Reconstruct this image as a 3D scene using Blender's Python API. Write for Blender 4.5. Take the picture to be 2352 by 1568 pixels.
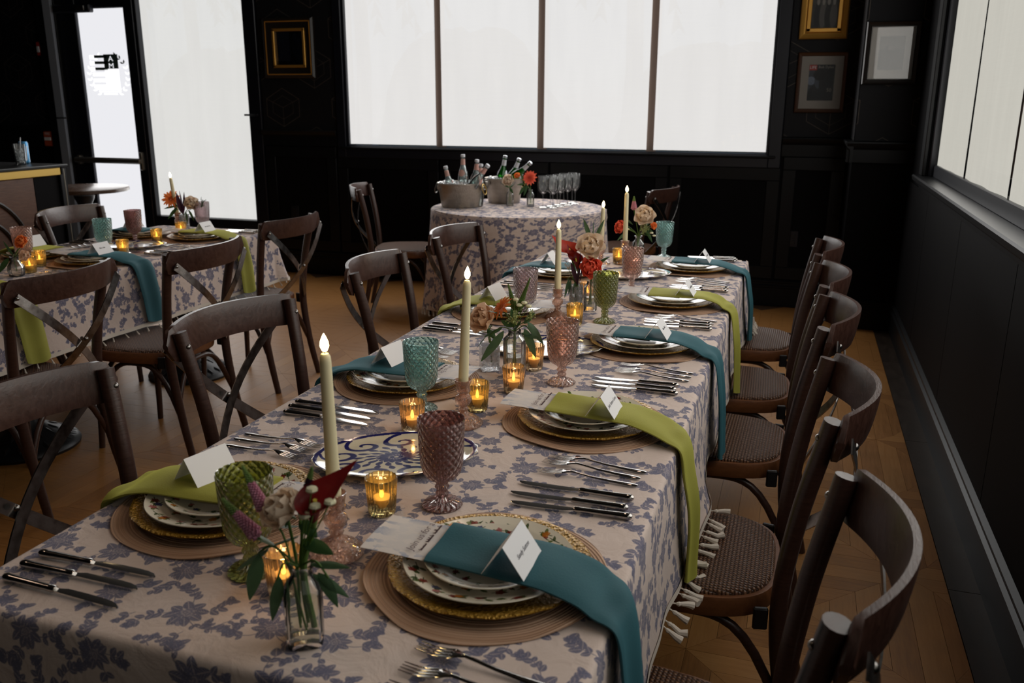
import bpy, math, random
import numpy as np
from mathutils import Vector, Matrix
sc = bpy.context.scene
col = sc.collection
for o in list(bpy.data.objects):
    bpy.data.objects.remove(o)
PI = math.pi
RND = random.Random(7)
NPR = np.random.default_rng(11)

# ------------------------------------------------------------------ camera
cam_data = bpy.data.cameras.new('camera')
cam_data.sensor_width = 23.52
cam_data.lens = 20.0
cam_data.clip_start = 0.02
cam_data.dof.use_dof = True
cam_data.dof.focus_distance = 2.15
cam_data.dof.aperture_fstop = 4.0
cam = bpy.data.objects.new('camera', cam_data)
col.objects.link(cam)
yaw, pitch, roll = math.radians(18.08), math.radians(15.39), math.radians(.23)
fw = Vector((-math.sin(yaw) * math.cos(pitch), math.cos(yaw) * math.cos(pitch), -math.sin(pitch)))
rt = Vector((math.cos(yaw), math.sin(yaw), 0))
up = rt.cross(fw)
rt2 = math.cos(roll) * rt + math.sin(roll) * up
up2 = -math.sin(roll) * rt + math.cos(roll) * up
cam.matrix_world = Matrix(((rt2.x, up2.x, -fw.x, 0), (rt2.y, up2.y, -fw.y, 0), (rt2.z, up2.z, -fw.z, 1.45), (0, 0, 0, 1)))
sc.camera = cam

# ------------------------------------------------------------------ sky, daylight, exposure
world = bpy.data.worlds.new('sky')
sc.world = world
world.use_nodes = True
wt = world.node_tree
wt.nodes.clear()
sky = wt.nodes.new('ShaderNodeTexSky')
sky.sky_type = 'HOSEK_WILKIE'
sky.sun_direction = (0.3, -0.5, 0.8)
sky.turbidity = 4
bgn = wt.nodes.new('ShaderNodeBackground')
bgn.inputs['Strength'].default_value = 0.9
wo = wt.nodes.new('ShaderNodeOutputWorld')
wt.links.new(sky.outputs[0], bgn.inputs[0])
wt.links.new(bgn.outputs[0], wo.inputs[0])


def area_light(name, loc, target, sx, sy, power, color, spread=180):
    d = bpy.data.lights.new(name, 'AREA')
    d.shape = 'RECTANGLE'
    d.size, d.size_y = sx, sy
    d.energy = power
    d.color = color
    d.spread = math.radians(spread)
    o = bpy.data.objects.new(name, d)
    o.location = loc
    o.rotation_euler = (Vector(target) - Vector(loc)).to_track_quat('-Z', 'Y').to_euler()
    col.objects.link(o)
    return o


DAY = (1.0, .985, .965)
area_light('daylight_back_window', (-1.91, 6.50, 2.0), (-1.91, 0, 1.9), 3.25, 1.75, 60, DAY)
area_light('daylight_tall_window', (-5.03, 6.50, 1.65), (-5.03, 0, 1.6), 1.0, 2.4, 18, DAY)
area_light('daylight_glass_door', (-5.93, 6.50, 1.5), (-5.93, 0, 1.4), .5, 2.3, 8, DAY)
area_light('daylight_right_window', (.682, 3.1, 2.0), (-5, 3.1, 1.9), 4.3, 1.7, 37, (1.0, .97, .92))

sc.view_settings.view_transform = 'Standard'
sc.view_settings.look = 'None'
sc.view_settings.gamma = 1
sc.view_settings.use_curve_mapping = False
sc.view_settings.exposure = 0.0
sc.cycles.max_bounces = 8
sc.cycles.diffuse_bounces = 3
sc.cycles.glossy_bounces = 4
sc.cycles.transmission_bounces = 6
sc.cycles.transparent_max_bounces = 24
sc.cycles.caustics_reflective = False
sc.cycles.caustics_refractive = False
sc.cycles.sample_clamp_indirect = 3.0
sc.cycles.use_denoising = True
sc.cycles.denoiser = 'OPENIMAGEDENOISE'
sc.cycles.use_adaptive_sampling = True
sc.cycles.adaptive_threshold = 0.01

# ------------------------------------------------------------------ node helpers


class N:
    """small wrapper round a material's node tree"""

    def __init__(s, name):
        s.m = bpy.data.materials.new(name)
        s.m.use_nodes = True
        s.t = s.m.node_tree
        s.t.nodes.clear()
        s.out = s.t.nodes.new('ShaderNodeOutputMaterial')

    def n(s, typ, **kw):
        nd = s.t.nodes.new('ShaderNode' + typ)
        ins = kw.pop('ins', {})
        for k, v in kw.items():
            setattr(nd, k, v)
        for k, v in ins.items():
            s.set(nd, k, v)
        return nd

    def set(s, nd, k, v):
        i = nd.inputs[k]
        if isinstance(v, bpy.types.NodeSocket):
            s.t.links.new(v, i)
        else:
            if isinstance(v, (tuple, list)) and len(v) == 3 and i.type == 'RGBA':
                v = (*v, 1)
            i.default_value = v

    def mix(s, f, a, b, blend='MIX'):
        nd = s.n('Mix', data_type='RGBA', blend_type=blend)
        s.set(nd, 0, f)
        s.set(nd, 6, a)
        s.set(nd, 7, b)
        return nd.outputs[2]

    def math(s, op, a, b=0.0, c=0.0):
        nd = s.n('Math', operation=op)
        s.set(nd, 0, a)
        s.set(nd, 1, b)
        s.set(nd, 2, c)
        return nd.outputs[0]

    def ramp(s, f, stops):
        nd = s.n('ValToRGB')
        e = nd.color_ramp.elements
        while len(e) < len(stops):
            e.new(.5)
        for k, (p, c) in zip(e, stops):
            k.position = p
            k.color = c if len(c) == 4 else (*c, 1)
        s.set(nd, 0, f)
        return nd.outputs[0]

    def coord(s, which='Object', scale=(1, 1, 1), rot=(0, 0, 0)):
        tc = s.n('TexCoord')
        mp = s.n('Mapping', ins={'Scale': scale, 'Rotation': rot})
        s.t.links.new(tc.outputs[which], mp.inputs[0])
        return mp.outputs[0]

    def noise(s, v, scale, detail=3, rough=.5, dist=0):
        nd = s.n('TexNoise', ins={'Vector': v, 'Scale': scale, 'Detail': detail, 'Roughness': rough, 'Distortion': dist})
        return nd.outputs[0]

    def bump(s, h, strength=.3, dist=.01):
        nd = s.n('Bump', ins={'Height': h, 'Strength': strength, 'Distance': dist})
        return nd.outputs[0]

    def princ(s, **kw):
        nd = s.n('BsdfPrincipled')
        for k, v in kw.items():
            s.set(nd, k.replace('_', ' '), v)
        return nd.outputs[0]

    def done(s, sh):
        s.t.links.new(sh, s.out.inputs[0])
        return s.m


def simple(name, c, rough=.5, metal=0.0, **kw):
    g = N(name)
    return g.done(g.princ(Base_Color=c, Roughness=rough, Metallic=metal, **kw))


def make_image(name, arr, data=False):
    h, w = arr.shape[:2]
    if arr.ndim == 2:
        arr = np.stack([arr] * 3, -1)
    if arr.shape[2] == 3:
        arr = np.concatenate([arr, np.ones((h, w, 1))], -1)
    im = bpy.data.images.new(name, w, h, alpha=True)
    im.colorspace_settings.name = 'Non-Color' if data else 'sRGB'
    im.pixels.foreach_set(np.ascontiguousarray(arr, dtype=np.float32).ravel())
    im.update()
    im.pack()
    return im


def image_node(g, im, vec, ext='REPEAT'):
    nd = g.n('TexImage', extension=ext, interpolation='Linear')
    nd.image = im
    g.set(nd, 'Vector', vec)
    return nd


# ------------------------------------------------------------------ mesh helpers


class MB:
    def __init__(s):
        s.v, s.f, s.mi, s.uv = [], [], [], []

    def add(s, vs, fs, mi=0, uvs=None):
        b = len(s.v)
        s.v.extend([tuple(p) for p in vs])
        for f in fs:
            s.f.append(tuple(b + i for i in f))
            s.mi.append(mi)
        s.uv.extend(uvs if uvs is not None else [(p[0], p[1]) for p in vs])
        return s

    def box(s, c, d, M=None, mi=0, bevel=0):
        x, y, z = [k / 2 for k in d]
        if bevel:
            bx = min(bevel, x * .9, y * .9, z * .9)
            vs, fs = [], []
            # chamfered box: 24 verts
            idx = {}
            for sx in (-1, 1):
                for sy in (-1, 1):
                    for sz in (-1, 1):
                        for ax in range(3):
                            p = [sx * (x - bx), sy * (y - bx), sz * (z - bx)]
                            p[ax] = (sx * x, sy * y, sz * z)[ax]
                            idx[sx, sy, sz, ax] = len(vs)
                            vs.append(tuple(p))
            for ax in range(3):
                o1, o2 = [a for a in range(3) if a != ax]
                for sg in (-1, 1):
                    ring = []
                    for a, b_ in ((-1, -1), (1, -1), (1, 1), (-1, 1)):
                        k = [0, 0, 0]
                        k[ax], k[o1], k[o2] = sg, a, b_
                        ring.append(idx[k[0], k[1], k[2], ax])
                    fs.append(tuple(ring if (sg > 0) == (ax != 1) else ring[::-1]))
            for ax in range(3):      # edge faces run along ax
                o1, o2 = [a for a in range(3) if a != ax]
                for a in (-1, 1):
                    for b_ in (-1, 1):
                        k0, k1 = [0] * 3, [0] * 3
                        k0[o1] = k1[o1] = a
                        k0[o2] = k1[o2] = b_
                        k0[ax], k1[ax] = -1, 1
                        q = (idx[(*k0, o1)], idx[(*k1, o1)], idx[(*k1, o2)], idx[(*k0, o2)])
                        fs.append(q)
            for sx in (-1, 1):
                for sy in (-1, 1):
                    for sz in (-1, 1):
                        fs.append(tuple(idx[sx, sy, sz, a] for a in range(3)))
        else:
            vs = [(-x, -y, -z), (x, -y, -z), (x, y, -z), (-x, y, -z), (-x, -y, z), (x, -y, z), (x, y, z), (-x, y, z)]
            fs = [(0, 3, 2, 1), (4, 5, 6, 7), (0, 1, 5, 4), (1, 2, 6, 5), (2, 3, 7, 6), (3, 0, 4, 7)]
        if M is not None:
            vs = [M @ Vector(p) for p in vs]
        s.add([(p[0] + c[0], p[1] + c[1], p[2] + c[2]) for p in vs], fs, mi)
        return s

    def lathe(s, prof, n=32, M=None, mi=0, rmod=None, closed=False):
        vs, fs, uv = [], [], []
        m = len(prof)
        for i, (r, z) in enumerate(prof):
            for j in range(n):
                a = 2 * PI * j / n
                rr = r * (rmod(a, z, i) if rmod else 1)
                vs.append((rr * math.cos(a), rr * math.sin(a), z))
                uv.append((j / n, i / max(1, m - 1)))
        for i in range(m - 1 + (1 if closed else 0)):
            i2 = (i + 1) % m
            for j in range(n):
                k = (j + 1) % n
                fs.append((i * n + j, i * n + k, i2 * n + k, i2 * n + j))
        if M is not None:
            vs = [M @ Vector(p) for p in vs]
        s.add(vs, fs, mi, uv)
        return s

    def tube(s, pts, rad, n=8, caps=True, mi=0, closed=False, flat=None, up=None):
        pts = [Vector(p) for p in pts]
        m = len(pts)
        if not isinstance(rad, (list, tuple)):
            rad = [rad] * m
        T = []
        for i in range(m):
            a = pts[(i - 1) % m] if (closed or i > 0) else pts[i]
            b = pts[(i + 1) % m] if (closed or i < m - 1) else pts[i]
            T.append((b - a).normalized())
        nrm = Vector(up) if up else (Vector((0, 0, 1)) if abs(T[0].z) < .9 else Vector((1, 0, 0)))
        nrm = (nrm - T[0] * nrm.dot(T[0])).normalized()
        vs, fs, uv = [], [], []
        L = 0
        for i in range(m):
            if i:
                L += (pts[i] - pts[i - 1]).length
                nrm = (nrm - T[i] * nrm.dot(T[i]))
                nrm = nrm.normalized() if nrm.length > 1e-6 else T[i].orthogonal().normalized()
            bi = T[i].cross(nrm)
            for j in range(n):
                a = 2 * PI * j / n
                fl = flat if flat else 1
                vs.append(pts[i] + rad[i] * (math.cos(a) * nrm * fl + math.sin(a) * bi))
                uv.append((j / n, L))
        for i in range(m - 1 + (1 if closed else 0)):
            i2 = (i + 1) % m
            for j in range(n):
                k = (j + 1) % n
                fs.append((i * n + j, i * n + k, i2 * n + k, i2 * n + j))
        if caps and not closed:
            fs.append(tuple(range(n))[::-1])
            fs.append(tuple(range((m - 1) * n, m * n)))
        s.add(vs, fs, mi, uv)
        return s

    def grid(s, fn, nu, nv, mi=0, uv=None, wrap=False):
        vs, uvs, fs = [], [], []
        for i in range(nu + 1):
            for j in range(nv + 1):
                vs.append(fn(i / nu, j / nv))
                uvs.append(uv(i / nu, j / nv) if uv else (i / nu, j / nv))
        for i in range(nu):
            for j in range(nv):
                a = i * (nv + 1) + j
                fs.append((a, a + nv + 1, a + nv + 2, a + 1))
        s.add(vs, fs, mi, uvs)
        return s

    def mesh(s, name, mats, smooth=True, angle=40):
        me = bpy.data.meshes.new(name)
        me.from_pydata(s.v, [], s.f)
        ul = me.uv_layers.new(name='uv')
        if len(s.f):
            li = np.empty(len(me.loops), dtype=np.int32)
            me.loops.foreach_get('vertex_index', li)
            ul.data.foreach_set('uv', np.array(s.uv, dtype=np.float32)[li].ravel())
        for m in (mats if isinstance(mats, (list, tuple)) else [mats]):
            me.materials.append(m)
        if any(s.mi):
            me.polygons.foreach_set('material_index', np.array(s.mi, dtype=np.int32))
        if smooth:
            me.polygons.foreach_set('use_smooth', np.ones(len(s.f), dtype=bool))
            me.set_sharp_from_angle(angle=math.radians(angle))
        me.update()
        return me


def link(name, me, parent=None, loc=(0, 0, 0), rot=(0, 0, 0)):
    o = bpy.data.objects.new(name, me)
    col.objects.link(o)
    o.location = loc
    o.rotation_euler = rot
    if parent is not None:
        o.parent = parent
    return o


def tag(o, label, cat, group=None):
    o['label'] = label
    o['category'] = cat
    if group:
        o['group'] = group
    return o


def thing(name, label, cat, loc=(0, 0, 0), rot=(0, 0, 0), group=None):
    return tag(link(name, None, None, loc, rot), label, cat, group)


def structure(name, me, parent=None, loc=(0, 0, 0), rot=(0, 0, 0)):
    o = link(name, me, parent, loc, rot)
    if parent is None:
        o['kind'] = 'structure'
    return o


class Kit:
    """parts of one kind of thing; every placing makes objects of its own that share the mesh data"""

    def __init__(s, root=None):
        s.root = root
        s.parts = []

    def part(s, name, me, par=-1, loc=(0, 0, 0), rot=(0, 0, 0), label=None):
        s.parts.append((name, me, par, loc, rot, label))
        return len(s.parts) - 1

    def place(s, name, label, cat, loc, rot=(0, 0, 0), group=None, swap=None):
        r = link(name, s.root, None, loc, rot)
        tag(r, label, cat, group)
        made = []
        for (nm, me, par, l, ro, lb) in s.parts:
            if swap and nm in swap:
                me = swap[nm]
            o = link(nm, me, r if par < 0 else made[par], l, ro)
            if lb:
                o['label'] = lb
            made.append(o)
        return r


def bez(p0, p1, p2, n=8):
    p0, p1, p2 = Vector(p0), Vector(p1), Vector(p2)
    return [p0 * (1 - t) ** 2 + p1 * 2 * t * (1 - t) + p2 * t * t for t in [i / n for i in range(n + 1)]]


def catmull(pts, n=5):
    pts = [Vector(p) for p in pts]
    P = [pts[0] * 2 - pts[1]] + pts + [pts[-1] * 2 - pts[-2]]
    out = []
    for i in range(1, len(P) - 2):
        for k in range(n):
            t = k / n
            a, b, c, d = P[i - 1], P[i], P[i + 1], P[i + 2]
            out.append(.5 * ((2 * b) + (c - a) * t + (2 * a - 5 * b + 4 * c - d) * t * t + (3 * b - a - 3 * c + d) * t ** 3))
    out.append(pts[-1])
    return out


def text_mesh(txt, size, mat, shear=0.0, align='LEFT', ext=0.0):
    c = bpy.data.curves.new('lettering', 'FONT')
    c.body = txt
    c.size = size
    c.shear = shear
    c.align_x = align
    c.align_y = 'CENTER'
    c.resolution_u = 2
    c.extrude = ext
    o = bpy.data.objects.new('lettering', c)
    col.objects.link(o)
    dg = bpy.context.evaluated_depsgraph_get()
    me = bpy.data.meshes.new_from_object(o.evaluated_get(dg))
    me.materials.clear()
    me.materials.append(mat)
    bpy.data.objects.remove(o)
    return me

# ------------------------------------------------------------------ printed patterns, drawn here


def stamp(M, cx, cy, L, W, ang, fn):
    """max-blend fn(u, v) into M, wrapping round"""
    Nn = M.shape[0]
    R = int(max(L, W)) + 2
    ys, xs = np.mgrid[-R:R + 1, -R:R + 1].astype(np.float32)
    c, s_ = math.cos(ang), math.sin(ang)
    u, v = (xs * c + ys * s_) / L, (-xs * s_ + ys * c) / W
    val = fn(u, v)
    iy, ix = (int(cy) + np.arange(-R, R + 1)) % Nn, (int(cx) + np.arange(-R, R + 1)) % Nn
    sub = M[np.ix_(iy, ix)]
    M[np.ix_(iy, ix)] = np.maximum(sub, val)


def leaf_fn(u, v):
    w = 1.12 * np.clip(1 - u * u, 0, 1) ** .7 * (1 - .2 * u)
    ins = np.clip((w - np.abs(v)) * 6, 0, 1)
    vein = np.where((np.abs(v) < .1) | (np.abs(np.sin(u * 9 + np.abs(v) * 5)) < .22), .55, 1.0)
    return ins * vein * .95


def rose_fn(k):
    def f(u, v):
        r = np.hypot(u, v)
        a = np.arctan2(v, u)
        edge = .82 + .14 * np.cos(5 * a + k) + .05 * np.cos(11 * a + 2 * k)
        ins = np.clip((edge - r) * 10, 0, 1)
        rings = .55 + .4 * np.abs(np.sin(r * 9 + 1.3 * np.sin(2 * a + k) + .5 * np.sin(5 * a)))
        hatch = np.where(np.sin(a * 34 + r * 12) > .55, .72, 1)
        return ins * rings * hatch
    return f


def stem_draw(M, pts, w=2.2):
    for (x0, y0), (x1, y1) in zip(pts[:-1], pts[1:]):
        L = math.hypot(x1 - x0, y1 - y0)
        stamp(M, (x0 + x1) / 2, (y0 + y1) / 2, L / 2 + 2, w, math.atan2(y1 - y0, x1 - x0), lambda u, v: np.clip((1.1 - np.maximum(np.abs(u), np.abs(v))) * 4, 0, 1) * .8)


def sprig(M, x, y, ang, n, size, curl, rnd, flower=True):
    pts = [(x, y)]
    for i in range(n):
        ang += curl + rnd.uniform(-.12, .12)
        x += size * 1.15 * math.cos(ang)
        y += size * 1.15 * math.sin(ang)
        pts.append((x, y))
        for sd in (-1, 1):
            if rnd.random() < .82:
                a2 = ang + sd * rnd.uniform(.6, 1.1)
                L = size * rnd.uniform(.55, .95)
                stamp(M, x + L * .95 * math.cos(a2), y + L * .95 * math.sin(a2), L, L * rnd.uniform(.55, .75), a2, leaf_fn)
    stem_draw(M, pts, 1.6)
    if flower:
        for q in range(5):
            a2 = q * 1.257 + ang
            stamp(M, x + size * .5 * math.cos(a2), y + size * .5 * math.sin(a2), size * .5, size * .42, a2, leaf_fn)


def cloth_print():
    M = np.zeros((1024, 1024), np.float32)
    rnd = random.Random(5)
    for gx in range(4):                          # bouquets of a rose and its branches
        for gy in range(5):
            x = (gx + .5 + .5 * (gy % 2)) * 256 + rnd.uniform(-40, 40)
            y = (gy + .5) * 205 + rnd.uniform(-30, 30)
            k = rnd.uniform(0, 6)
            R = rnd.uniform(28, 44)
            for q in range(8):
                a = k + q * .785
                stamp(M, x + R * 1.1 * math.cos(a), y + R * 1.05 * math.sin(a), R * rnd.uniform(.5, .72), R * .38, a + rnd.uniform(-.4, .4), leaf_fn)
            stamp(M, x, y, R, R * .85, k, rose_fn(k))
            for d in (2.0, 4.4):
                if rnd.random() < .75:
                    stamp(M, x + R * 1.15 * math.cos(k + d), y + R * 1.15 * math.sin(k + d), R * .6, R * .52, k, rose_fn(k + 1))
            for q in range(4):
                a = k + q * 1.57 + rnd.uniform(-.35, .35)
                sprig(M, x + R * 1.2 * math.cos(a), y + R * 1.2 * math.sin(a), a, rnd.randint(3, 5), rnd.uniform(17, 22), rnd.choice((-.25, .25)), rnd, rnd.random() < .8)
    for q in range(26):
        sprig(M, rnd.uniform(0, 1024), rnd.uniform(0, 1024), rnd.uniform(0, 6.3), 3, 15, .25, rnd)
    return M


def plate_print(n=512, seed=3, dense=1.0):
    rnd = random.Random(seed)
    base = np.ones((n, n, 3)) * np.array((.90, .87, .80))
    cols = {'g': (.25, .33, .11), 'g2': (.15, .22, .09), 'r': (.45, .14, .12), 'b': (.20, .22, .40), 'o': (.72, .42, .15), 'p': (.66, .38, .38)}

    def blit(x, y, L, W, a, c, fn=leaf_fn):
        M = np.zeros((n, n), np.float32)
        stamp(M, x, y, L, W, a, fn)
        base[:] = base * (1 - M[..., None] * .92) + np.array(cols[c]) * M[..., None] * .92
    h = n / 2
    for ring, cnt in ((.84, int(40 * dense)), (.56, int(20 * dense))):
        for q in range(cnt):
            a = q / cnt * 2 * PI + rnd.uniform(-.08, .08)
            r = (ring + rnd.uniform(-.07, .07)) * h
            x, y = h + r * math.cos(a), h + r * math.sin(a)
            t = a + PI / 2 + rnd.uniform(-.8, .8)
            blit(x, y, 26, 1.6, t, 'g2', lambda u, v: np.clip((1 - np.maximum(abs(u), abs(v))) * 4, 0, 1))
            for k in range(rnd.randint(2, 4)):
                t2 = t + rnd.uniform(-1.2, 1.2)
                d = rnd.uniform(6, 18)
                blit(x + d * math.cos(t2), y + d * math.sin(t2), rnd.uniform(8, 15), rnd.uniform(4, 7), t2, rnd.choice(('g', 'g2', 'g')))
            if rnd.random() < .62:
                c = rnd.choice(('r', 'r', 'b', 'p', 'o'))
                for k in range(5):
                    t2 = t + k * 1.257
                    blit(x + 7 * math.cos(t2), y + 7 * math.sin(t2), 8, 6, t2, c)
    return np.clip(base, 0, 1) ** 1.0


def platter_print(n=512):
    M = np.zeros((n, n), np.float32)
    h = n / 2

    def arc(cx, cy, r0, a0, a1, w0, w1, r1=None, steps=26):
        r1 = r0 if r1 is None else r1
        for i in range(steps):
            t = i / (steps - 1)
            a, r = a0 + (a1 - a0) * t, r0 + (r1 - r0) * t
            w = w0 + (w1 - w0) * t
            stamp(M, cx + r * math.cos(a), cy + r * math.sin(a), w, w, 0, lambda u, v: np.clip((1 - np.hypot(u, v)) * 3, 0, 1))
    for q in range(9):                            # scrolls round the rim
        a = q / 9 * 2 * PI
        cx, cy = h + .70 * h * math.cos(a), h + .70 * h * math.sin(a)
        arc(cx, cy, 46, a + 2.6, a + 2.6 + 4.9, 13, 5, 9, 40)
        arc(cx, cy, 46, a + 2.6, a + .2, 13, 6, 62, 34)
    for q in range(16):                           # leaf sprays in the middle
        a = q / 16 * 2 * PI
        for rr, L in ((.16, 26), (.30, 26), (.44, 24)):
            aa = a + (.2 if rr > .3 else 0)
            stamp(M, h + rr * h * math.cos(aa), h + rr * h * math.sin(aa), L, 10, aa + .35, lambda u, v: np.clip((np.clip(1 - u * u, 0, 1) * (1 + .5 * u) - abs(v)) * 5, 0, 1))
    arc(h, h, .965 * h, 0, 2 * PI, 7, 7, None, 260)
    arc(h, h, 14, 0, 2 * PI, 8, 8, None, 20)
    a = np.array((.84, .80, .70))
    b = np.array((.13, .13, .36))
    return a * (1 - M[..., None]) + b * M[..., None]


def hex_lines(n=512):
    """thin nested cube lines of the wallpaper"""
    ys, xs = np.mgrid[0:n, 0:n].astype(np.float32)
    w, hh = n / 2, n / math.sqrt(3) / 1.0
    out = np.zeros((n, n), np.float32)
    Tx = n / 2.0

    def seg(x0, y0, x1, y1, wd=1.6, val=1):
        for ox in (-n, 0, n):
            for oy in (-n, 0, n):
                dx, dy = x1 - x0, y1 - y0
                L2 = dx * dx + dy * dy
                t = np.clip(((xs - x0 - ox) * dx + (ys - y0 - oy) * dy) / L2, 0, 1)
                d = np.hypot(xs - x0 - ox - t * dx, ys - y0 - oy - t * dy)
                np.maximum(out, np.clip(wd - d, 0, 1) * val, out)
    for (cx, cy) in ((n / 4, n / 4), (3 * n / 4, 3 * n / 4)):
        for k, sc_ in enumerate((1.0, .62)):
            a, b = n / 4 * sc_ * 1.0, n / 4 * sc_
            top, bot = (cx, cy + b * 1.0), (cx, cy - b * 1.0)
            l1, r1 = (cx - a, cy + b * .45), (cx + a, cy + b * .45)
            l2, r2 = (cx - a, cy - b * .45), (cx + a, cy - b * .45)
            v = 1 if k == 0 else .6
            for p, q in ((top, l1), (top, r1), (l1, l2), (r1, r2), (l2, bot), (r2, bot)):
                seg(*p, *q, val=v)
            if k == 0:
                for p, q in (((cx, cy), bot), ((cx, cy), l1), ((cx, cy), r1)):
                    seg(*p, *q, val=.8)
    return out


def photo_print(kind, h=192, w=160):
    """plain grey shapes standing in for the framed photographs, one with a painted window reflection"""
    ys, xs = np.mgrid[0:h, 0:w].astype(np.float32)
    x, y = xs / w, ys / h
    nz = NPR.random((h // 8, w // 8)).repeat(8, 0).repeat(8, 1)[:h, :w] * .06

    def ell(cx, cy, a, b, s=14):
        return np.clip((1 - np.hypot((x - cx) / a, (y - cy) / b)) * s, 0, 1)
    if kind == 'bust':
        g = .10 + .12 * (x < .25) + .25 * ell(.1, .55, .18, .12) + nz
        g = g * (1 - ell(.42, .12, .45, .36)) + .12 * ell(.42, .12, .45, .36)
        f = ell(.40, .55, .17, .23)
        g = g * (1 - f) + f * (.30 - .18 * (x > .42))
        hr = ell(.42, .72, .24, .17)
        g = g * (1 - hr) + hr * .07
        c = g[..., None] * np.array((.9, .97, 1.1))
    elif kind == 'group':
        g = .16 + .1 * y + nz
        for i, cx in enumerate((.22, .42, .62, .82)):
            b = ell(cx, .32, .14, .34)
            g = g * (1 - b) + b * (.35 if i % 2 else .12)
            f = ell(cx, .66, .06, .09)
            g = g * (1 - f) + f * .55
        c = g[..., None] * np.array((1.05, 1, .95))
    elif kind == 'poster':
        g = .22 - .12 * (y < .62) + nz
        m = ell(.34, .32, .2, .42) 
        g = g * (1 - m) + m * .12
        f = ell(.42, .66, .08, .1)
        g = g * (1 - f) + f * .28
        c = g[..., None] * np.array((1.08, 1, .92))
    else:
        g = .10 + .22 * (x < .5) * (y > .12) + nz  # window reflection painted into the print as a paler left half
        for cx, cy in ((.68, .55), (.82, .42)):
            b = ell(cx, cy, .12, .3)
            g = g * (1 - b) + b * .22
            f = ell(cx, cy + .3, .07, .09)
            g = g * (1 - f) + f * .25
        c = g[..., None] * np.array((.80, .92, 1.25))  # bluish cast of the reflected window, put into the print's colour
    return np.clip(c, 0, 1)


# ------------------------------------------------------------------ materials
M_ = {}


def wood(name, c1, c2, rough, scale=(3, 3, 30), bump=.12, which='Object', gloss=.5):
    g = N(name)
    v = g.coord(which, scale)
    n1 = g.noise(v, 6, 5, .6, .6)
    n2 = g.noise(g.coord(which, (1.5, 1.5, 1.5)), 2.5, 2)
    f = g.math('ADD', g.math('MULTIPLY', n1, .75), g.math('MULTIPLY', n2, .25))
    cc = g.ramp(f, [(.3, c1), (.7, c2)])
    r = g.math('MULTIPLY_ADD', n1, .18, rough - .09)
    return g.done(g.princ(Base_Color=cc, Roughness=r, Specular_IOR_Level=gloss, Normal=g.bump(n1, bump, .004)))


M_['chair_wood'] = wood('dark_chair_wood', (.026, .011, .008), (.060, .027, .019), .34, (5, 5, 40), .1)
M_['rail_wood'] = wood('bent_rail_wood', (.030, .0125, .009), (.070, .032, .023), .32, (9, 40, 9), .12)
M_['seat_wood'] = wood('seat_rim_wood', (.10, .035, .013), (.19, .072, .026), .38, (20, 4, 8), .08)


def rattan():
    g = N('woven_seat')
    tc = g.coord('Object', (1, 1, 1))
    sp = g.n('SeparateXYZ', ins={0: tc})
    k = 2 * PI / .0175
    sx = g.math('SINE', g.math('MULTIPLY', sp.outputs[0], k))
    sy = g.math('SINE', g.math('MULTIPLY', sp.outputs[1], k))
    w = g.math('MULTIPLY', sx, sy)
    h = g.math('ABSOLUTE', w)
    cc = g.ramp(g.math('MULTIPLY_ADD', w, .5, .5), [(.2, (.13, .060, .034)), (.5, (.035, .016, .010)), (.8, (.20, .098, .050))])
    return g.done(g.princ(Base_Color=cc, Roughness=.34, Specular_IOR_Level=.45, Normal=g.bump(h, .9, .005)))


M_['rattan'] = rattan()


def strap_metal():
    g = N('strap_metal')
    n1 = g.noise(g.coord('Object', (8, 8, 8)), 5, 5, .65)
    cc = g.ramp(n1, [(.3, (.22, .20, .19)), (.6, (.40, .385, .38)), (.75, (.26, .24, .22))])
    return g.done(g.princ(Base_Color=cc, Metallic=1.0, Roughness=g.math('MULTIPLY_ADD', n1, .2, .14)))


M_['strap'] = strap_metal()
M_['bolt'] = simple('bolt_metal', (.25, .24, .23), .3, 1.0)
M_['iron'] = simple('black_cast_iron', (.012, .012, .014), .42, .3)

CLOTH_IM = make_image('toile_print', cloth_print(), True)


def cloth_mat():
    g = N('printed_tablecloth')
    tc = g.n('TexCoord').outputs['UV']
    im = image_node(g, CLOTH_IM, tc)
    wv = g.noise(g.coord('UV', (420, 420, 420)), 1, 2)
    soft = g.noise(g.coord('UV', (6, 6, 6)), 1, 3)
    base = g.mix(soft, (.640, .520, .460), (.71, .585, .525))
    ink = g.mix(wv, (.030, .044, .125), (.07, .092, .20))
    cc = g.mix(g.math('MULTIPLY', im.outputs[0], g.math('MULTIPLY_ADD', wv, .45, .68)), base, ink)
    wr = g.noise(g.coord('UV', (9, 9, 9)), 1, 4, .55, 1.2)
    h = g.math('ADD', g.math('MULTIPLY', wv, .12), wr)
    return g.done(g.princ(Base_Color=cc, Roughness=.85, Specular_IOR_Level=.2, Sheen_Weight=.15, Normal=g.bump(h, .30, .014)))


M_['cloth'] = cloth_mat()
M_['fringe'] = simple('cream_fringe', (.66, .59, .51), .9)
M_['table_wood'] = wood('table_top_wood', (.04, .022, .014), (.075, .04, .024), .28)


def napkin_mat(name, a, b):
    g = N(name)
    n1 = g.noise(g.coord('Object', (60, 60, 60)), 6, 3)
    n2 = g.noise(g.coord('Object', (9, 9, 9)), 2, 3)
    return g.done(g.princ(Base_Color=g.mix(n2, a, b), Roughness=.72, Specular_IOR_Level=.25, Sheen_Weight=.5, Sheen_Roughness=.4,
                          Sheen_Tint=(min(1, a[0] * 3), min(1, a[1] * 3), min(1, a[2] * 3), 1), Normal=g.bump(n1, .2, .002)))


M_['teal'] = napkin_mat('teal_napkin', (.020, .080, .102), (.030, .108, .130))
M_['olive'] = napkin_mat('olive_napkin', (.255, .250, .040), (.325, .315, .060))


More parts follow.
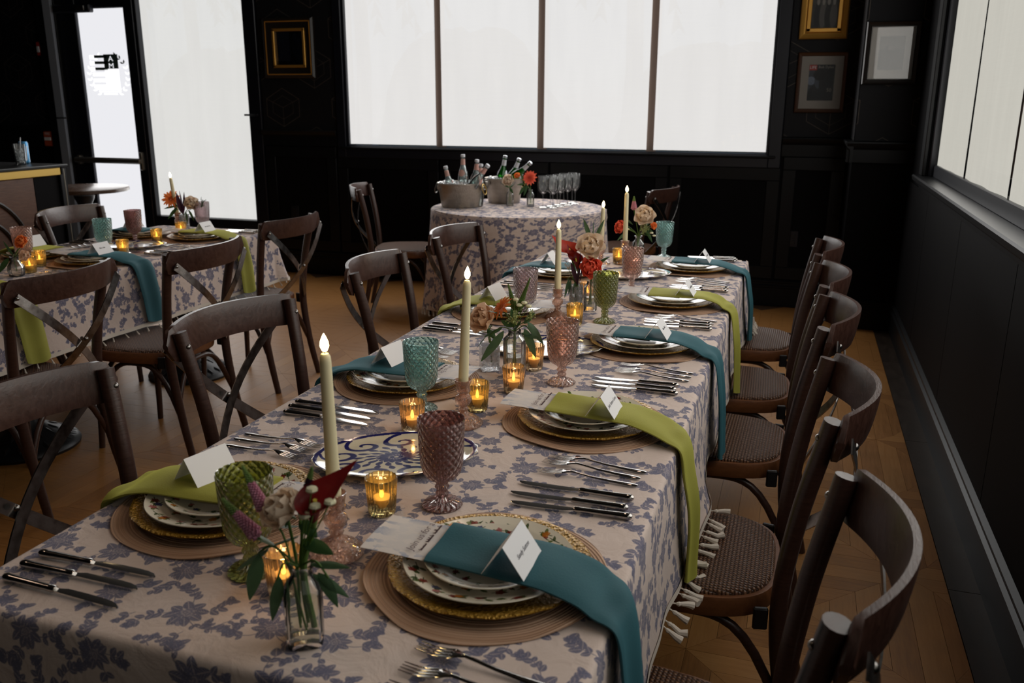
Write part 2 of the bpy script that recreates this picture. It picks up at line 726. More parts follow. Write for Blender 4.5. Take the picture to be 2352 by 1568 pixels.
def straw_mat():
    g = N('woven_straw')
    tc = g.coord('Object')
    ln = g.n('VectorMath', operation='LENGTH', ins={0: tc}).outputs['Value']
    nr = g.noise(g.coord('Object', (3, 3, 3)), 2, 2)
    ring = g.n('TexNoise', noise_dimensions='1D', ins={'W': g.math('MULTIPLY', ln, 230), 'Scale': 1.0, 'Detail': 1.5}).outputs[0]
    fine = g.math('SINE', g.math('MULTIPLY', ln, 2 * PI / .0055))
    wv = g.noise(g.coord('Object', (700, 700, 700)), 1, 1)
    cc = g.ramp(g.math('MULTIPLY_ADD', nr, .25, g.math('MULTIPLY', ring, .8)), [(.3, (.24, .135, .082)), (.52, (.44, .27, .175)), (.75, (.56, .38, .27))])
    h = g.math('MULTIPLY_ADD', fine, .5, g.math('MULTIPLY', wv, .8))
    return g.done(g.princ(Base_Color=cc, Roughness=.75, Specular_IOR_Level=.25, Normal=g.bump(h, .55, .002)))


M_['straw'] = straw_mat()


def amber_charger():
    g = N('hammered_amber_glass')
    tc = g.coord('Object', (60, 60, 60))
    vo = g.n('TexVoronoi', ins={'Vector': tc, 'Scale': 3.0}).outputs['Distance']
    nz = g.noise(g.coord('Object', (30, 30, 30)), 4, 3, .6, 2.5)
    h = g.math('ADD', vo, g.math('MULTIPLY', nz, .8))
    cc = g.mix(nz, (.26, .130, .008), (.46, .25, .022))
    return g.done(g.princ(Base_Color=cc, Roughness=.17, Metallic=.45, Specular_IOR_Level=.5, Normal=g.bump(h, 1.0, .005)))


M_['amber_plate'] = amber_charger()


def porcelain(name, im, R):
    g = N(name)
    v = g.coord('Object', (.5 / R, .5 / R, 1))
    mp = g.n('VectorMath', operation='ADD', ins={0: v, 1: (.5, .5, 0)}).outputs[0]
    t = image_node(g, im, mp, 'CLIP')
    return g.done(g.princ(Base_Color=t.outputs[0], Roughness=.14, Specular_IOR_Level=.42))


M_['dinner'] = porcelain('floral_dinner_porcelain', make_image('dinner_plate_print', plate_print(512, 3)), .133)
M_['salad'] = porcelain('floral_salad_porcelain', make_image('salad_plate_print', plate_print(512, 8, .75)), .1)


def platter_mat(a, b):
    g = N('painted_platter')
    v = g.coord('Object', (.5 / a, .5 / b, 1))
    mp = g.n('VectorMath', operation='ADD', ins={0: v, 1: (.5, .5, 0)}).outputs[0]
    t = image_node(g, make_image('platter_print', platter_print()), mp, 'EXTEND')
    return g.done(g.princ(Base_Color=t.outputs[0], Roughness=.12, Coat_Weight=.3))


M_['platter'] = platter_mat(.165, .112)
M_['steel'] = simple('polished_steel', (.62, .60, .57), .09, 1.0)
M_['steel_dark'] = simple('polished_steel_handle', (.42, .40, .38), .10, 1.0)
M_['white_card'] = simple('white_card', (.80, .79, .80), .6)
M_['ink'] = simple('dark_ink', (.045, .04, .06), .7)
M_['ink_brown'] = simple('brown_ink', (.13, .08, .09), .7)


def menu_mat():
    g = N('menu_paper')
    v = g.coord('UV')
    im = image_node(g, CLOTH_IM, g.coord('UV', (.55, .55, 1)))
    sp = g.n('SeparateXYZ', ins={0: v})
    ex = g.math('ABSOLUTE', g.math('SUBTRACT', sp.outputs[0], .5))
    ey = g.math('ABSOLUTE', g.math('SUBTRACT', sp.outputs[1], .5))
    e = g.math('MAXIMUM', ex, ey)
    f = g.ramp(e, [(.36, (.10, .10, .10)), (.47, (.75, .75, .75))])
    cc = g.mix(g.math('MULTIPLY', im.outputs[0], f), (.68, .62, .58), (.22, .28, .42))
    return g.done(g.princ(Base_Color=cc, Roughness=.6))


M_['menu'] = menu_mat()


def glassy(name, tint, opac=.12, rough=.05, relief=0.0, rscale=60, body=None, ior=1.45, relief2=0.0, lattice=0):
    """thin coloured glass: tinted see-through, a little cloudy body, a clear reflection on top"""
    g = N(name)
    nrm = None
    if lattice:                                  # pressed diamonds and beads running round the bowl
        sp = g.n('SeparateXYZ', ins={0: g.coord('Object')})
        ang = g.math('ARCTAN2', sp.outputs[1], sp.outputs[0])
        za = g.math('MULTIPLY', sp.outputs[2], 210.0)
        p = g.math('SINE', g.math('MULTIPLY_ADD', ang, lattice, za))
        m_ = g.math('SINE', g.math('SUBTRACT', g.math('MULTIPLY', ang, lattice), za))
        d1 = g.math('ABSOLUTE', g.math('MULTIPLY', p, m_))
        d2 = g.math('ABSOLUTE', g.math('SINE', g.math('MULTIPLY', sp.outputs[2], 420.0)))
        wv = g.noise(g.coord('Object', (90, 90, 90)), 1.6, 2, .5, 1.5)
        vo = g.math('ADD', g.math('MULTIPLY', d1, .8), g.math('MULTIPLY_ADD', d2, .15, g.math('MULTIPLY', wv, .55)))
        nrm = g.bump(vo, relief, .004)
    elif relief:
        vo = g.n('TexVoronoi', feature='SMOOTH_F1', ins={'Vector': g.coord('Object', (rscale, rscale, rscale * .8)), 'Scale': 1.0}).outputs['Distance']
        wv = g.noise(g.coord('Object', (rscale * .9,) * 3), 1.4, 2, .5, 1.5)
        nrm = g.bump(g.math('ADD', vo, g.math('MULTIPLY', wv, .7)), relief, .004)
    tr = g.n('BsdfTransparent', ins={0: tint}).outputs[0]
    bc = body or tint
    df = g.n('BsdfDiffuse', ins={0: bc})
    tl = g.n('BsdfTranslucent', ins={0: bc})
    gl = g.n('BsdfGlossy', ins={0: (1, 1, 1), 1: rough})
    fr = g.n('Fresnel', ins={0: ior})
    if nrm is not None:
        for nd in (df, tl, gl, fr):
            g.set(nd, 'Normal', nrm)
    b = g.n('MixShader', ins={0: .5})
    g.t.links.new(df.outputs[0], b.inputs[1])
    g.t.links.new(tl.outputs[0], b.inputs[2])
    m1 = g.n('MixShader')
    if relief2:
        vo2 = g.ramp(vo, [(.15, (opac * .4,) * 3), (.55, (min(1, opac + relief2),) * 3)])
        g.set(m1, 0, vo2)
    else:
        g.set(m1, 0, opac)
    g.t.links.new(tr, m1.inputs[1])
    g.t.links.new(b.outputs[0], m1.inputs[2])
    m2 = g.n('MixShader')
    g.t.links.new(fr.outputs[0], m2.inputs[0])
    g.t.links.new(m1.outputs[0], m2.inputs[1])
    g.t.links.new(gl.outputs[0], m2.inputs[2])
    return g.done(m2.outputs[0])


def q(c, p=.5):
    return tuple(x ** p for x in c)


for k_, nm_, tn_, op_, bd_ in (('g_purple', 'plum', (.80, .60, .58), .24, (.40, .19, .17)), ('g_pink', 'blush', (.98, .80, .73), .05, (.92, .58, .46)),
                               ('g_lilac', 'pale_lilac', (.955, .88, .89), .06, (.80, .60, .62)), ('g_aqua', 'aqua', (.80, .965, .945), .05, (.40, .76, .72)),
                               ('g_olive', 'olive', (.72, .74, .38), .14, (.32, .34, .07))):
    M_[k_] = glassy(nm_ + '_pressed_glass', tn_, op_, .07, .8, 75, bd_, 1.55, .15, 9)
M_['g_clear'] = glassy('clear_glass', (.965, .97, .965), .035, .03, ior=1.3)
M_['g_cut'] = glassy('cut_crystal_glass', (.90, .91, .92), .10, .04, 1.0, 110, (.75, .75, .78), relief2=.25)
M_['g_ribbed'] = glassy('ribbed_clear_glass', (.93, .93, .92), .08, .05, 0, 60, (.75, .74, .72))
M_['g_amber'] = glassy('amber_ribbed_glass', (.97, .86, .56), .20, .06, .25, 60, (.85, .60, .22))
M_['g_peach'] = glassy('peach_ribbed_glass', (.98, .86, .68), .20, .06, .25, 60, (.86, .56, .28))
M_['g_holder'] = glassy('blush_crystal_glass', (.96, .76, .66), .16, .05, 1.0, 150, (.80, .50, .38), relief2=.25)
M_['g_bottle'] = glassy('clear_bottle_glass', (.88, .92, .91), .06, .03)
M_['g_green'] = glassy('green_bottle_glass', (.30, .72, .30), .10, .03, 0, 60, (.05, .30, .06))
M_['water'] = glassy('stem_water', (.93, .94, .88), .03, .02, ior=1.15)
M_['wax'] = simple('ivory_wax', (.74, .66, .42), .45, 0, Subsurface_Weight=.0)
M_['led_wax'] = simple('white_led_candle', (.80, .70, .52), .5)


def emis(name, c, s):
    g = N(name)
    return g.done(g.n('Emission', ins={0: c, 1: s}).outputs[0])


M_['flame'] = emis('candle_flame', (1.0, .76, .36), 22)
M_['led'] = emis('led_flame', (1.0, .56, .12), 6)


def plant(name, a, b, rough=.55, scale=30, trans=.25):
    g = N(name)
    n1 = g.noise(g.coord('Object', (scale,) * 3), 3, 3)
    cc = g.mix(n1, a, b)
    p = g.princ(Base_Color=cc, Roughness=rough, Specular_IOR_Level=.35)
    tl = g.n('BsdfTranslucent')
    g.set(tl, 0, cc)
    m = g.n('MixShader', ins={0: trans})
    g.t.links.new(p, m.inputs[1])
    g.t.links.new(tl.outputs[0], m.inputs[2])
    return g.done(m.outputs[0])


M_['leaf'] = plant('eucalyptus_leaf', (.045, .095, .045), (.085, .150, .075), .5)
M_['leaf_dark'] = plant('deep_green_leaf', (.022, .062, .020), (.045, .100, .030), .45)
M_['leaf_purple'] = plant('dark_purple_leaf', (.035, .010, .028), (.065, .022, .050), .45)
M_['stem'] = plant('green_stem', (.085, .17, .03), (.14, .24, .05), .5)
M_['cream'] = plant('cream_petal', (.82, .66, .50), (.88, .74, .60), .6, 20, .3)
M_['peach'] = plant('peach_petal', (.82, .52, .33), (.88, .66, .48), .6, 20, .3)
M_['coral'] = plant('coral_petal', (.78, .10, .06), (.90, .20, .11), .55, 20, .3)
M_['orange'] = plant('orange_petal', (.85, .20, .04), (.92, .32, .09), .55, 20, .3)
M_['calla'] = plant('dark_red_calla', (.13, .008, .010), (.24, .018, .016), .4, 15, .25)
M_['calla2'] = plant('rust_calla', (.45, .045, .02), (.30, .02, .02), .4, 15, .25)
M_['veronica'] = plant('pink_veronica', (.55, .22, .33), (.70, .36, .45), .7, 60, .2)
M_['spike_green'] = plant('green_spike', (.13, .22, .05), (.22, .33, .10), .7, 60, .2)
M_['button'] = plant('white_button', (.85, .83, .68), (.78, .74, .40), .7, 40, .1)
M_['yellow'] = simple('yellow_centre', (.75, .60, .08), .7)
M_['berry'] = plant('pale_green_berry', (.30, .36, .12), (.42, .46, .20), .6, 40, .1)


def paint(name, c, rough=.5, amp=.25, spec=.04):
    g = N(name)
    n1 = g.noise(g.coord('Object', (2, 2, 2)), 2, 4)
    cc = g.mix(n1, tuple(x * (1 - amp) for x in c), tuple(x * (1 + amp) for x in c))
    n2 = g.noise(g.coord('Object', (1, 1, 1)), 90, 2)
    return g.done(g.princ(Base_Color=cc, Roughness=rough, Specular_IOR_Level=spec, Normal=g.bump(n2, .05, .002)))


M_['black_paint'] = paint('near_black_wall_paint', (.0050, .0047, .0052), .62)
M_['black_trim'] = paint('near_black_trim_paint', (.0055, .006, .007), .38, .25, .2)
M_['ceiling'] = paint('dark_ceiling_paint', (.03, .028, .026), .8)


def wallpaper():
    g = N('dark_line_wallpaper')
    im = make_image('wallpaper_lines', hex_lines(), True)
    tc = g.n('TexCoord').outputs['UV']
    t = image_node(g, im, tc)
    n1 = g.noise(g.coord('Object', (3, 3, 3)), 3, 3)
    cc = g.mix(g.math('MULTIPLY', t.outputs[0], g.math('MULTIPLY_ADD', n1, .5, .45)), (.0095, .0095, .0115), (.15, .125, .10))
    return g.done(g.princ(Base_Color=cc, Roughness=.6, Specular_IOR_Level=.15))


M_['wallpaper'] = wallpaper()


def floor_wood(k):
    g = N('oak_parquet')
    rnd = g.n('ObjectInfo').outputs['Random']
    v = g.coord('Object', (3, 34, 3))
    n1 = g.noise(v, 3, 5, .62, .4)
    n2 = g.noise(g.coord('Object', (2, 2, 2)), 1.3, 2)
    f = g.math('ADD', g.math('MULTIPLY', n1, .55), g.math('ADD', g.math('MULTIPLY', n2, .2), g.math('MULTIPLY', rnd, .3)))
    cc = g.ramp(f, [(.25, (.17, .070, .016)), (.5, (.29, .130, .034)), (.8, (.38, .19, .060))])
    return g.done(g.princ(Base_Color=cc, Roughness=g.math('MULTIPLY_ADD', n1, .2, .36), Specular_IOR_Level=.35, Normal=g.bump(n1, .12, .003)))


M_['oak'] = floor_wood(0)
M_['floor_base'] = simple('dark_joint', (.06, .03, .012), .8)
M_['border_oak'] = wood('dark_border_board', (.016, .010, .006), (.034, .021, .013), .45, (4, 1.2, 4), .1)


def shade_mat(name, c, strength, thr, sc_):
    """backlit roller-shade weave that lets a little of the outside through"""
    g = N(name)
    v = g.coord('Object', (sc_, sc_, sc_ * .15))
    n1 = g.noise(v, 3.0, 3, .5)
    n2 = g.noise(g.coord('Object', (5, 5, 420)), 1, 2)
    k = g.math('ADD', g.math('MULTIPLY_ADD', n1, .10, .93), g.math('MULTIPLY_ADD', n2, .06, -.03))
    e = g.n('Emission', ins={0: c})
    g.set(e, 1, g.math('MULTIPLY', k, strength))
    t = g.n('BsdfTransparent')
    m = g.n('MixShader', ins={0: thr})
    g.t.links.new(e.outputs[0], m.inputs[1])
    g.t.links.new(t.outputs[0], m.inputs[2])
    return g.done(m.outputs[0])


M_['shade'] = shade_mat('roller_shade_back', (.93, .91, .89), 1.0, .16, 3)
M_['shade_tall'] = shade_mat('roller_shade_tall', (.93, .92, .89), .93, .16, 3)
M_['shade_right'] = shade_mat('roller_shade_right', (.80, .775, .69), .74, .06, 6)
M_['film'] = emis('frosted_door_film', (.93, .93, .97), .90)
M_['film_clear'] = emis('bright_clear_cut', (1, 1, 1), 1.25)
M_['film_view'] = simple('garden_seen_through_cut', (.06, .10, .09), .5)
M_['mullion'] = glassy('brown_shade_overlap', (.0, .0, .0), 1.0, .5, body=(.42, .32, .27), ior=1.02)
M_['bronze'] = simple('dark_aluminium', (.009, .010, .016), .35, .2)
M_['pushbar'] = simple('satin_bronze_bar', (.16, .145, .12), .35, .7)
M_['jamb'] = simple('grey_jamb', (.30, .33, .38), .5)
M_['gold_frame'] = simple('antique_gold', (.62, .32, .06), .38, .6)
M_['dark_frame'] = simple('dark_frame_wood', (.014, .010, .008), .4)
M_['brown_frame'] = simple('brown_frame_wood', (.055, .022, .010), .4)
M_['mat_board'] = simple('mat_board', (.36, .32, .285), .7)
M_['picture_glass'] = glassy('picture_glass', (.97, .97, .97), 0.0, .02, ior=1.5)
M_['red_plastic'] = simple('red_plastic', (.42, .03, .02), .4)
M_['orange_red'] = simple('orange_red_plastic', (.50, .085, .03), .45)
M_['brass'] = simple('brass_trim', (.55, .36, .09), .35, .6)
M_['bar_wood'] = wood('bar_panel_wood', (.05, .016, .006), (.11, .042, .016), .4, (3, 3, 20))



def bucket_mat():
    g = N('hammered_tin')
    vo = g.n('TexVoronoi', ins={'Vector': g.coord('Object', (90, 90, 90)), 'Scale': 1.0}).outputs['Distance']
    n1 = g.noise(g.coord('Object', (6, 6, 14)), 3, 4)
    return g.done(g.princ(Base_Color=g.mix(n1, (.33, .29, .24), (.50, .46, .40)), Metallic=.8, Roughness=.42, Normal=g.bump(vo, .35, .003)))


M_['bucket'] = bucket_mat()
M_['ice'] = glassy('ice', (.95, .97, .98), .35, .08, 0, 60, (.80, .82, .82), ior=1.31)
M_['label_pink'] = simple('pink_bottle_label', (.62, .36, .30), .5)
M_['label_white'] = simple('pale_label', (.6, .62, .66), .5)
M_['can_blue'] = simple('blue_can', (.05, .22, .42), .3, .5)
M_['can_silver'] = simple('silver_can', (.45, .48, .52), .3, .6)

# ================================================================== SETTING
YB = 6.60            # face of the back wall
XR = .655            # face of the right wall
ZC = 3.0
XL = -7.6
YN = -2.6


def slab(name, x0, x1, y0, y1, z0, z1, mat, parent=None, bevel=0, root=None):
    b = MB().box(((x0 + x1) / 2, (y0 + y1) / 2, (z0 + z1) / 2), (abs(x1 - x0), abs(y1 - y0), abs(z1 - z0)), bevel=bevel)
    return structure(name, b.mesh(name, mat), parent)


def boxes(lst, bevel=0):
    b = MB()
    for (x0, x1, y0, y1, z0, z1) in lst:
        b.box(((x0 + x1) / 2, (y0 + y1) / 2, (z0 + z1) / 2), (abs(x1 - x0), abs(y1 - y0), abs(z1 - z0)), bevel=bevel)
    return b


floor = slab('floor', XL, XR + .2, YN, YB + .2, -.08, -.006, M_['floor_base'])


def build_parquet():
    S, G = .61, .0005
    ox, oy = .42, 2.745
    planks = []
    for i in range(-9, 1):
        for j in range(-4, 7):
            cx, cy = ox + (i + .5) * S, oy + (j + .5) * S
            for q in range(4):
                ca, sa = ((1, 0), (0, 1), (-1, 0), (0, -1))[q]
                n = 4
                for k in range(n):
                    t0, t1 = S / 2 * k / n + (G if k else 0), S / 2 * (k + 1) / n - G
                    if k == 0:
                        loc = [(t1, -t1 + G), (t1, t1 - G), (G, 0)]
                    else:
                        loc = [(t0, -t0 + G), (t1, -t1 + G), (t1, t1 - G), (t0, t0 - G)]
                    pts = [(cx + x * ca - y * sa, cy + x * sa + y * ca) for x, y in loc]
                    pts = [(min(x, XR - .115), y) for x, y in pts]
                    pts = [(x, y) for x, y in pts if y < YB + .02]
                    if len(pts) < 3 or max(p[0] for p in pts) - min(p[0] for p in pts) < .004 or max(p[1] for p in pts) < -1.2:
                        continue
                    mx, my = sum(p[0] for p in pts) / len(pts), sum(p[1] for p in pts) / len(pts)
                    planks.append((mx, my, pts, q))

    def score(p):
        x, y = p[0], p[1]
        vis = (x > -.25 and y > 1.5) or (-2.65 < x < -1.15 and y > 2.2) or (-2.8 < x < -1.0 and y > 4.0) or (x < -3.9 and y > 4.2)
        d = math.hypot(x, y)
        return (0 if vis else 100) + d
    planks.sort(key=score)
    rest = MB()
    for idx, (mx, my, pts, q) in enumerate(planks):
        z1 = RND.uniform(-.00012, .00012)
        c, s_ = (1, 0) if q % 2 == 0 else (0, 1)
        m = len(pts)
        if idx < 300:
            # local frame: the grain runs along local x
            loc = [((x - mx) * s_ + (y - my) * c, -(x - mx) * c + (y - my) * s_) for x, y in pts]
            b = MB()
            vs = [(x, y, z1) for x, y in loc] + [(x, y, -.006) for x, y in loc]
            fs = [tuple(range(m))] + [(i, m + i, m + (i + 1) % m, (i + 1) % m) for i in range(m)]
            b.add(vs, fs)
            structure('plank', b.mesh('plank', M_['oak'], smooth=False), floor, (mx, my, 0), (0, 0, math.atan2(c, s_)))
        else:
            vs = [(x, y, z1) for x, y in pts] + [(x, y, -.006) for x, y in pts]
            rest.add(vs, [tuple(range(m))] + [(i, m + i, m + (i + 1) % m, (i + 1) % m) for i in range(m)])
    o = structure('further_planks', rest.mesh('further_planks', M_['oak'], smooth=False), floor)
    o['kind'] = 'stuff'
    for k in range(6):
        structure('border_board', boxes([(XR - .112, XR - .002, -1.2 + k * 1.3, -1.2 + (k + 1) * 1.3 - .003, -.006, .0)]).mesh('border_board', M_['border_oak'], smooth=False), floor)


build_parquet()

# walls ---------------------------------------------------------------
ceiling = slab('ceiling', XL, XR + .3, YN, YB + .2, ZC, ZC + .1, M_['ceiling'])
slab('wall_left', XL - .12, XL, YN, YB, 0, ZC, M_['black_paint'])
slab('wall_front', XL, XR, YN - .12, YN, 0, ZC, M_['black_paint'])

# back wall with openings: door x -6.42..-5.62, tall window -5.60..-4.50, wide window -3.60..-.24
W1 = (-3.60, -.235, 1.09, 2.86)
W2 = (-5.60, -4.49, .42, 2.70)
D1 = (-6.46, -5.66, .0, 2.36)
back = boxes([
    (XL, D1[0], YB, YB + .14, 0, ZC),
    (D1[0], D1[1], YB, YB + .14, D1[3], ZC),
    (D1[1], W2[0], YB, YB + .14, 0, ZC),
    (W2[0], W2[1], YB, YB + .14, 0, W2[2]), (W2[0], W2[1], YB, YB + .14, W2[3], ZC),
    (W2[1], W1[0], YB, YB + .14, 0, ZC),
    (W1[0], W1[1], YB, YB + .14, 0, W1[2]), (W1[0], W1[1], YB, YB + .14, W1[3], ZC),
    (W1[1], XR, YB, YB + .14, 0, ZC)])
wall_back = structure('wall_back', back.mesh('wall_back', M_['black_paint'], smooth=False))


def paper(x0, x1, z0, z1, y, par):
    b = MB()
    t = .62
    b.add([(x0, y, z0), (x1, y, z0), (x1, y, z1), (x0, y, z1)], [(0, 1, 2, 3)], 0, [(x0 / t, z0 / t), (x1 / t, z0 / t), (x1 / t, z1 / t), (x0 / t, z1 / t)])
    return structure('wallpaper', b.mesh('wallpaper', M_['wallpaper'], smooth=False), par)


paper(W2[1] + .11, W1[0] - .08, 1.20, ZC, YB - .003, wall_back)
paper(W1[1] + .09, .30, 1.22, ZC, YB - .003, wall_back)
paper(XL, D1[0] - .12, 1.22, ZC, YB - .003, wall_back)


def profile_run(name, prof, p0, p1, out, mat, parent=None):
    """a moulding: prof = [(out, z)] swept from p0 to p1; out = unit direction away from the wall"""
    b = MB()
    vs = []
    for p in (p0, p1):
        for (d, z) in prof:
            vs.append((p[0] + out[0] * d, p[1] + out[1] * d, z))
    m = len(prof)
    fs = [(i, i + 1, m + i + 1, m + i) for i in range(m - 1)] + [tuple(range(m)), tuple(range(m, 2 * m))[::-1]]
    b.add(vs, fs)
    return structure(name, b.mesh(name, mat, angle=25), parent)


BASE = [(0, 0), (.022, 0), (.022, .135), (.030, .140), (.030, .150), (.018, .158), (.018, .172), (.026, .178), (.026, .186), (.008, .196), (0, .196)]
RAIL = [(0, 1.085), (.018, 1.085), (.020, 1.165), (.030, 1.172), (.042, 1.188), (.048, 1.205), (.044, 1.214), (0, 1.214)]
k = 0
for x0, x1 in ((XL, D1[0] - .1), (W2[0] - .0, W2[1] + .1), (W2[1] + .1, .30)):
    k += 1
    profile_run('baseboard_back' if k == 1 else 'baseboard_back_%d' % k, BASE, (x0, YB), (x1, YB), (0, -1), M_['black_trim'])
profile_run('trim_1', RAIL, (W2[1] + .10, YB), (W1[0] - .08, YB), (0, -1), M_['black_trim'])
profile_run('trim_2', RAIL, (W1[1] + .09, YB), (.30, YB), (0, -1), M_['black_trim'])
profile_run('trim_3', RAIL, (XL, YB), (D1[0] - .12, YB), (0, -1), M_['black_trim'])


def wain_frame(par, x0, x1, z0, z1, y):
    w = .09
    b = boxes([(x0, x1, y - .012, y, z0, z0 + w), (x0, x1, y - .012, y, z1 - w, z1), (x0, x0 + w, y - .012, y, z0 + w, z1 - w), (x1 - w, x1, y - .012, y, z0 + w, z1 - w)], .003)
    structure('wainscot_frame', b.mesh('wainscot_frame', M_['black_trim']), par)


for x0, x1, zt in ((-4.38, -3.70, 1.08), (-3.69, -2.78, 1.0), (-2.77, -1.86, 1.0), (-1.85, -.94, 1.0), (-.93, -.14, 1.0), (-.13, .29, 1.08)):
    wain_frame(wall_back, x0 + .003, x1 - .003, .20, zt, YB)

# corner column ---------------------------------------------------------
column = structure('column', boxes([(.30, XR, 6.07, YB, 0, ZC)]).mesh('column', M_['black_paint'], smooth=False))
paper(.302, XR, 1.22, ZC, 6.067, column)
b = MB()
b.add([(.298, 6.07, 1.22), (.298, YB, 1.22), (.298, YB, ZC), (.298, 6.07, ZC)], [(0, 1, 2, 3)], 0, [(0, 2), (.85, 2), (.85, 4.8), (0, 4.8)])
structure('wallpaper', b.mesh('wallpaper', M_['wallpaper'], smooth=False), column)
profile_run('trim_4', RAIL, (.262, 6.07), (XR, 6.07), (0, -1), M_['black_trim'])
profile_run('trim_5', RAIL, (.30, YB), (.30, 6.03), (-1, 0), M_['black_trim'])
profile_run('baseboard_column', BASE, (.275, 6.07), (XR, 6.07), (0, -1), M_['black_trim'])
profile_run('baseboard_column_side', BASE, (.30, YB), (.30, 6.045), (-1, 0), M_['black_trim'])

# right wall ------------------------------------------------------------
W3 = (-1.6, 5.36, 1.06, 2.86)
right = boxes([(XR, XR + .16, YN, YB, 0, W3[2]), (XR, XR + .16, YN, YB, W3[3], ZC), (XR, XR + .16, YN, W3[0], W3[2], W3[3]), (XR, XR + .16, W3[1], YB, W3[2], W3[3])])
wall_right = structure('wall_right', right.mesh('wall_right', M_['black_paint'], smooth=False))
for k in range(7):                                                    # flat sheets with fine open joints
    y0 = -1.3 + k * 1.06
    structure('panel', boxes([(XR - .010, XR, y0 + .0025, min(6.06, y0 + 1.0575), .196, .985)], .001).mesh('panel', M_['black_paint']), wall_right)
profile_run('baseboard_right', BASE, (XR, YN), (XR, 6.07), (-1, 0), M_['black_trim'])
SILL = [(0, .985), (.012, .985), (.014, 1.008), (.030, 1.014), (.034, 1.026), (.052, 1.032), (.056, 1.054), (.050, 1.062), (-.035, 1.062), (-.035, 1.03), (0, 1.03)]
profile_run('trim_6', SILL, (XR, YN), (XR, 5.50), (-1, 0), M_['black_trim'])
structure('trim_7', boxes([(XR - .022, XR, 5.36, 5.49, 1.062, ZC)], .004).mesh('trim_7', M_['black_trim']))


def rippled_shade(name, x0, x1, z0, z1, y, mat, par, amp, axis='x', freq=2.0, seed=0):
    def fn(u, v):
        a = x0 + (x1 - x0) * u
        z = z0 + (z1 - z0) * v
        w = amp * math.sin(2 * PI * freq * u + seed) * (.5 + .5 * math.sin(3 * v + seed))
        return (a, y + w, z) if axis == 'x' else (y + w, a, z)
    m = MB().grid(fn, 24, 10).mesh(name, mat)
    return structure(name, m, par)


# window_3 along the right wall
window_3 = structure('window_3', boxes([(XR + .032, XR + .075, W3[0], W3[1], W3[2], W3[2] + .065), (XR + .115, XR + .16, W3[0], W3[1], W3[3] - .06, W3[3]),
                                        (XR + .01, XR + .16, W3[1] - .03, W3[1] + .01, W3[2], W3[3])], .004).mesh('window_3', M_['bronze']))
edges = [5.34, 4.45, 3.49, 2.53, 1.57, .61, -.35, -1.55]
for i in range(7):
    rippled_shade('shade', edges[i] - .02, edges[i + 1] + .02, 1.120, 2.85, XR + .046, M_['shade_right'], window_3, .004, 'y', 2.2, i * 1.7)
    structure('mullion', boxes([(XR + .058, XR + .075, edges[i + 1] - .03, edges[i + 1] + .03, 1.13, 2.85)]).mesh('mullion', M_['mullion'], smooth=False), window_3)
structure('pane', boxes([(XR + .155, XR + .159, W3[0], W3[1], W3[2], W3[3])]).mesh('pane', M_['picture_glass'], smooth=False), window_3)

# window_1: the wide one on the back wall
fr = .055
window_1 = structure('window_1', boxes([
    (W1[0] - .075, W1[0], YB - .022, YB, W1[2] - .09, W1[3]), (W1[1], W1[1] + .085, YB - .022, YB, W1[2] - .09, W1[3]),
    (W1[0] - .0, W1[1] + .0, YB - .022, YB, W1[2] - .09, W1[2]), (W1[0], W1[1], YB, YB + .13, W1[2] - .02, W1[2] + .006),
    (W1[0], W1[0] + .02, YB, YB + .13, W1[2], W1[3]), (W1[1] - .02, W1[1], YB, YB + .13, W1[2], W1[3])], .004).mesh('window_1', M_['bronze']))
structure('window_sill', boxes([(W1[0] - .05, W1[1] + .05, YB - .045, YB + .03, W1[2] - .022, W1[2] - .004)], .005).mesh('window_sill', M_['black_trim']), window_1)
e1 = [W1[0] + .02, -2.785, -1.94, -1.09, W1[1] - .02]
for i in range(4):
    g0 = .026 if i else .0
    g1 = .026 if i < 3 else .0
    rippled_shade('shade', e1[i] + g0, e1[i + 1] - g1, W1[2] + .018, W1[3], YB + .03, M_['shade'], window_1, .004, 'x', 1.4, i * 2.1)
    if i < 3:
        structure('mullion', boxes([(e1[i + 1] - .034, e1[i + 1] + .034, YB + .05, YB + .10, W1[2], W1[3])], .004).mesh('mullion', M_['mullion']), window_1)
structure('pane', boxes([(W1[0], W1[1], YB + .11, YB + .116, W1[2], W1[3])]).mesh('pane', M_['picture_glass'], smooth=False), window_1)

# window_2: the tall one beside the door
window_2 = structure('window_2', boxes([
    (W2[0], W2[0] + .03, YB - .02, YB + .12, W2[2], W2[3]), (W2[1] - .02, W2[1] + .10, YB - .022, YB + .12, W2[2] - .10, ZC - .02),
    (W2[0], W2[1], YB - .022, YB + .12, W2[2] - .10, W2[2] + .012)], .004).mesh('window_2', M_['bronze']))
rippled_shade('shade', W2[0] + .032, W2[1] - .02, W2[2] + .015, W2[3], YB + .03, M_['shade_tall'], window_2, .004, 'x', 1.3, .4)
structure('pane', boxes([(W2[0], W2[1], YB + .11, YB + .116, W2[2], W2[3])]).mesh('pane', M_['picture_glass'], smooth=False), window_2)
structure('shade_hook', boxes([(-4.55, -4.42, YB - .035, YB - .022, 1.325, 1.34)], .002).mesh('shade_hook', M_['bronze']), window_2)

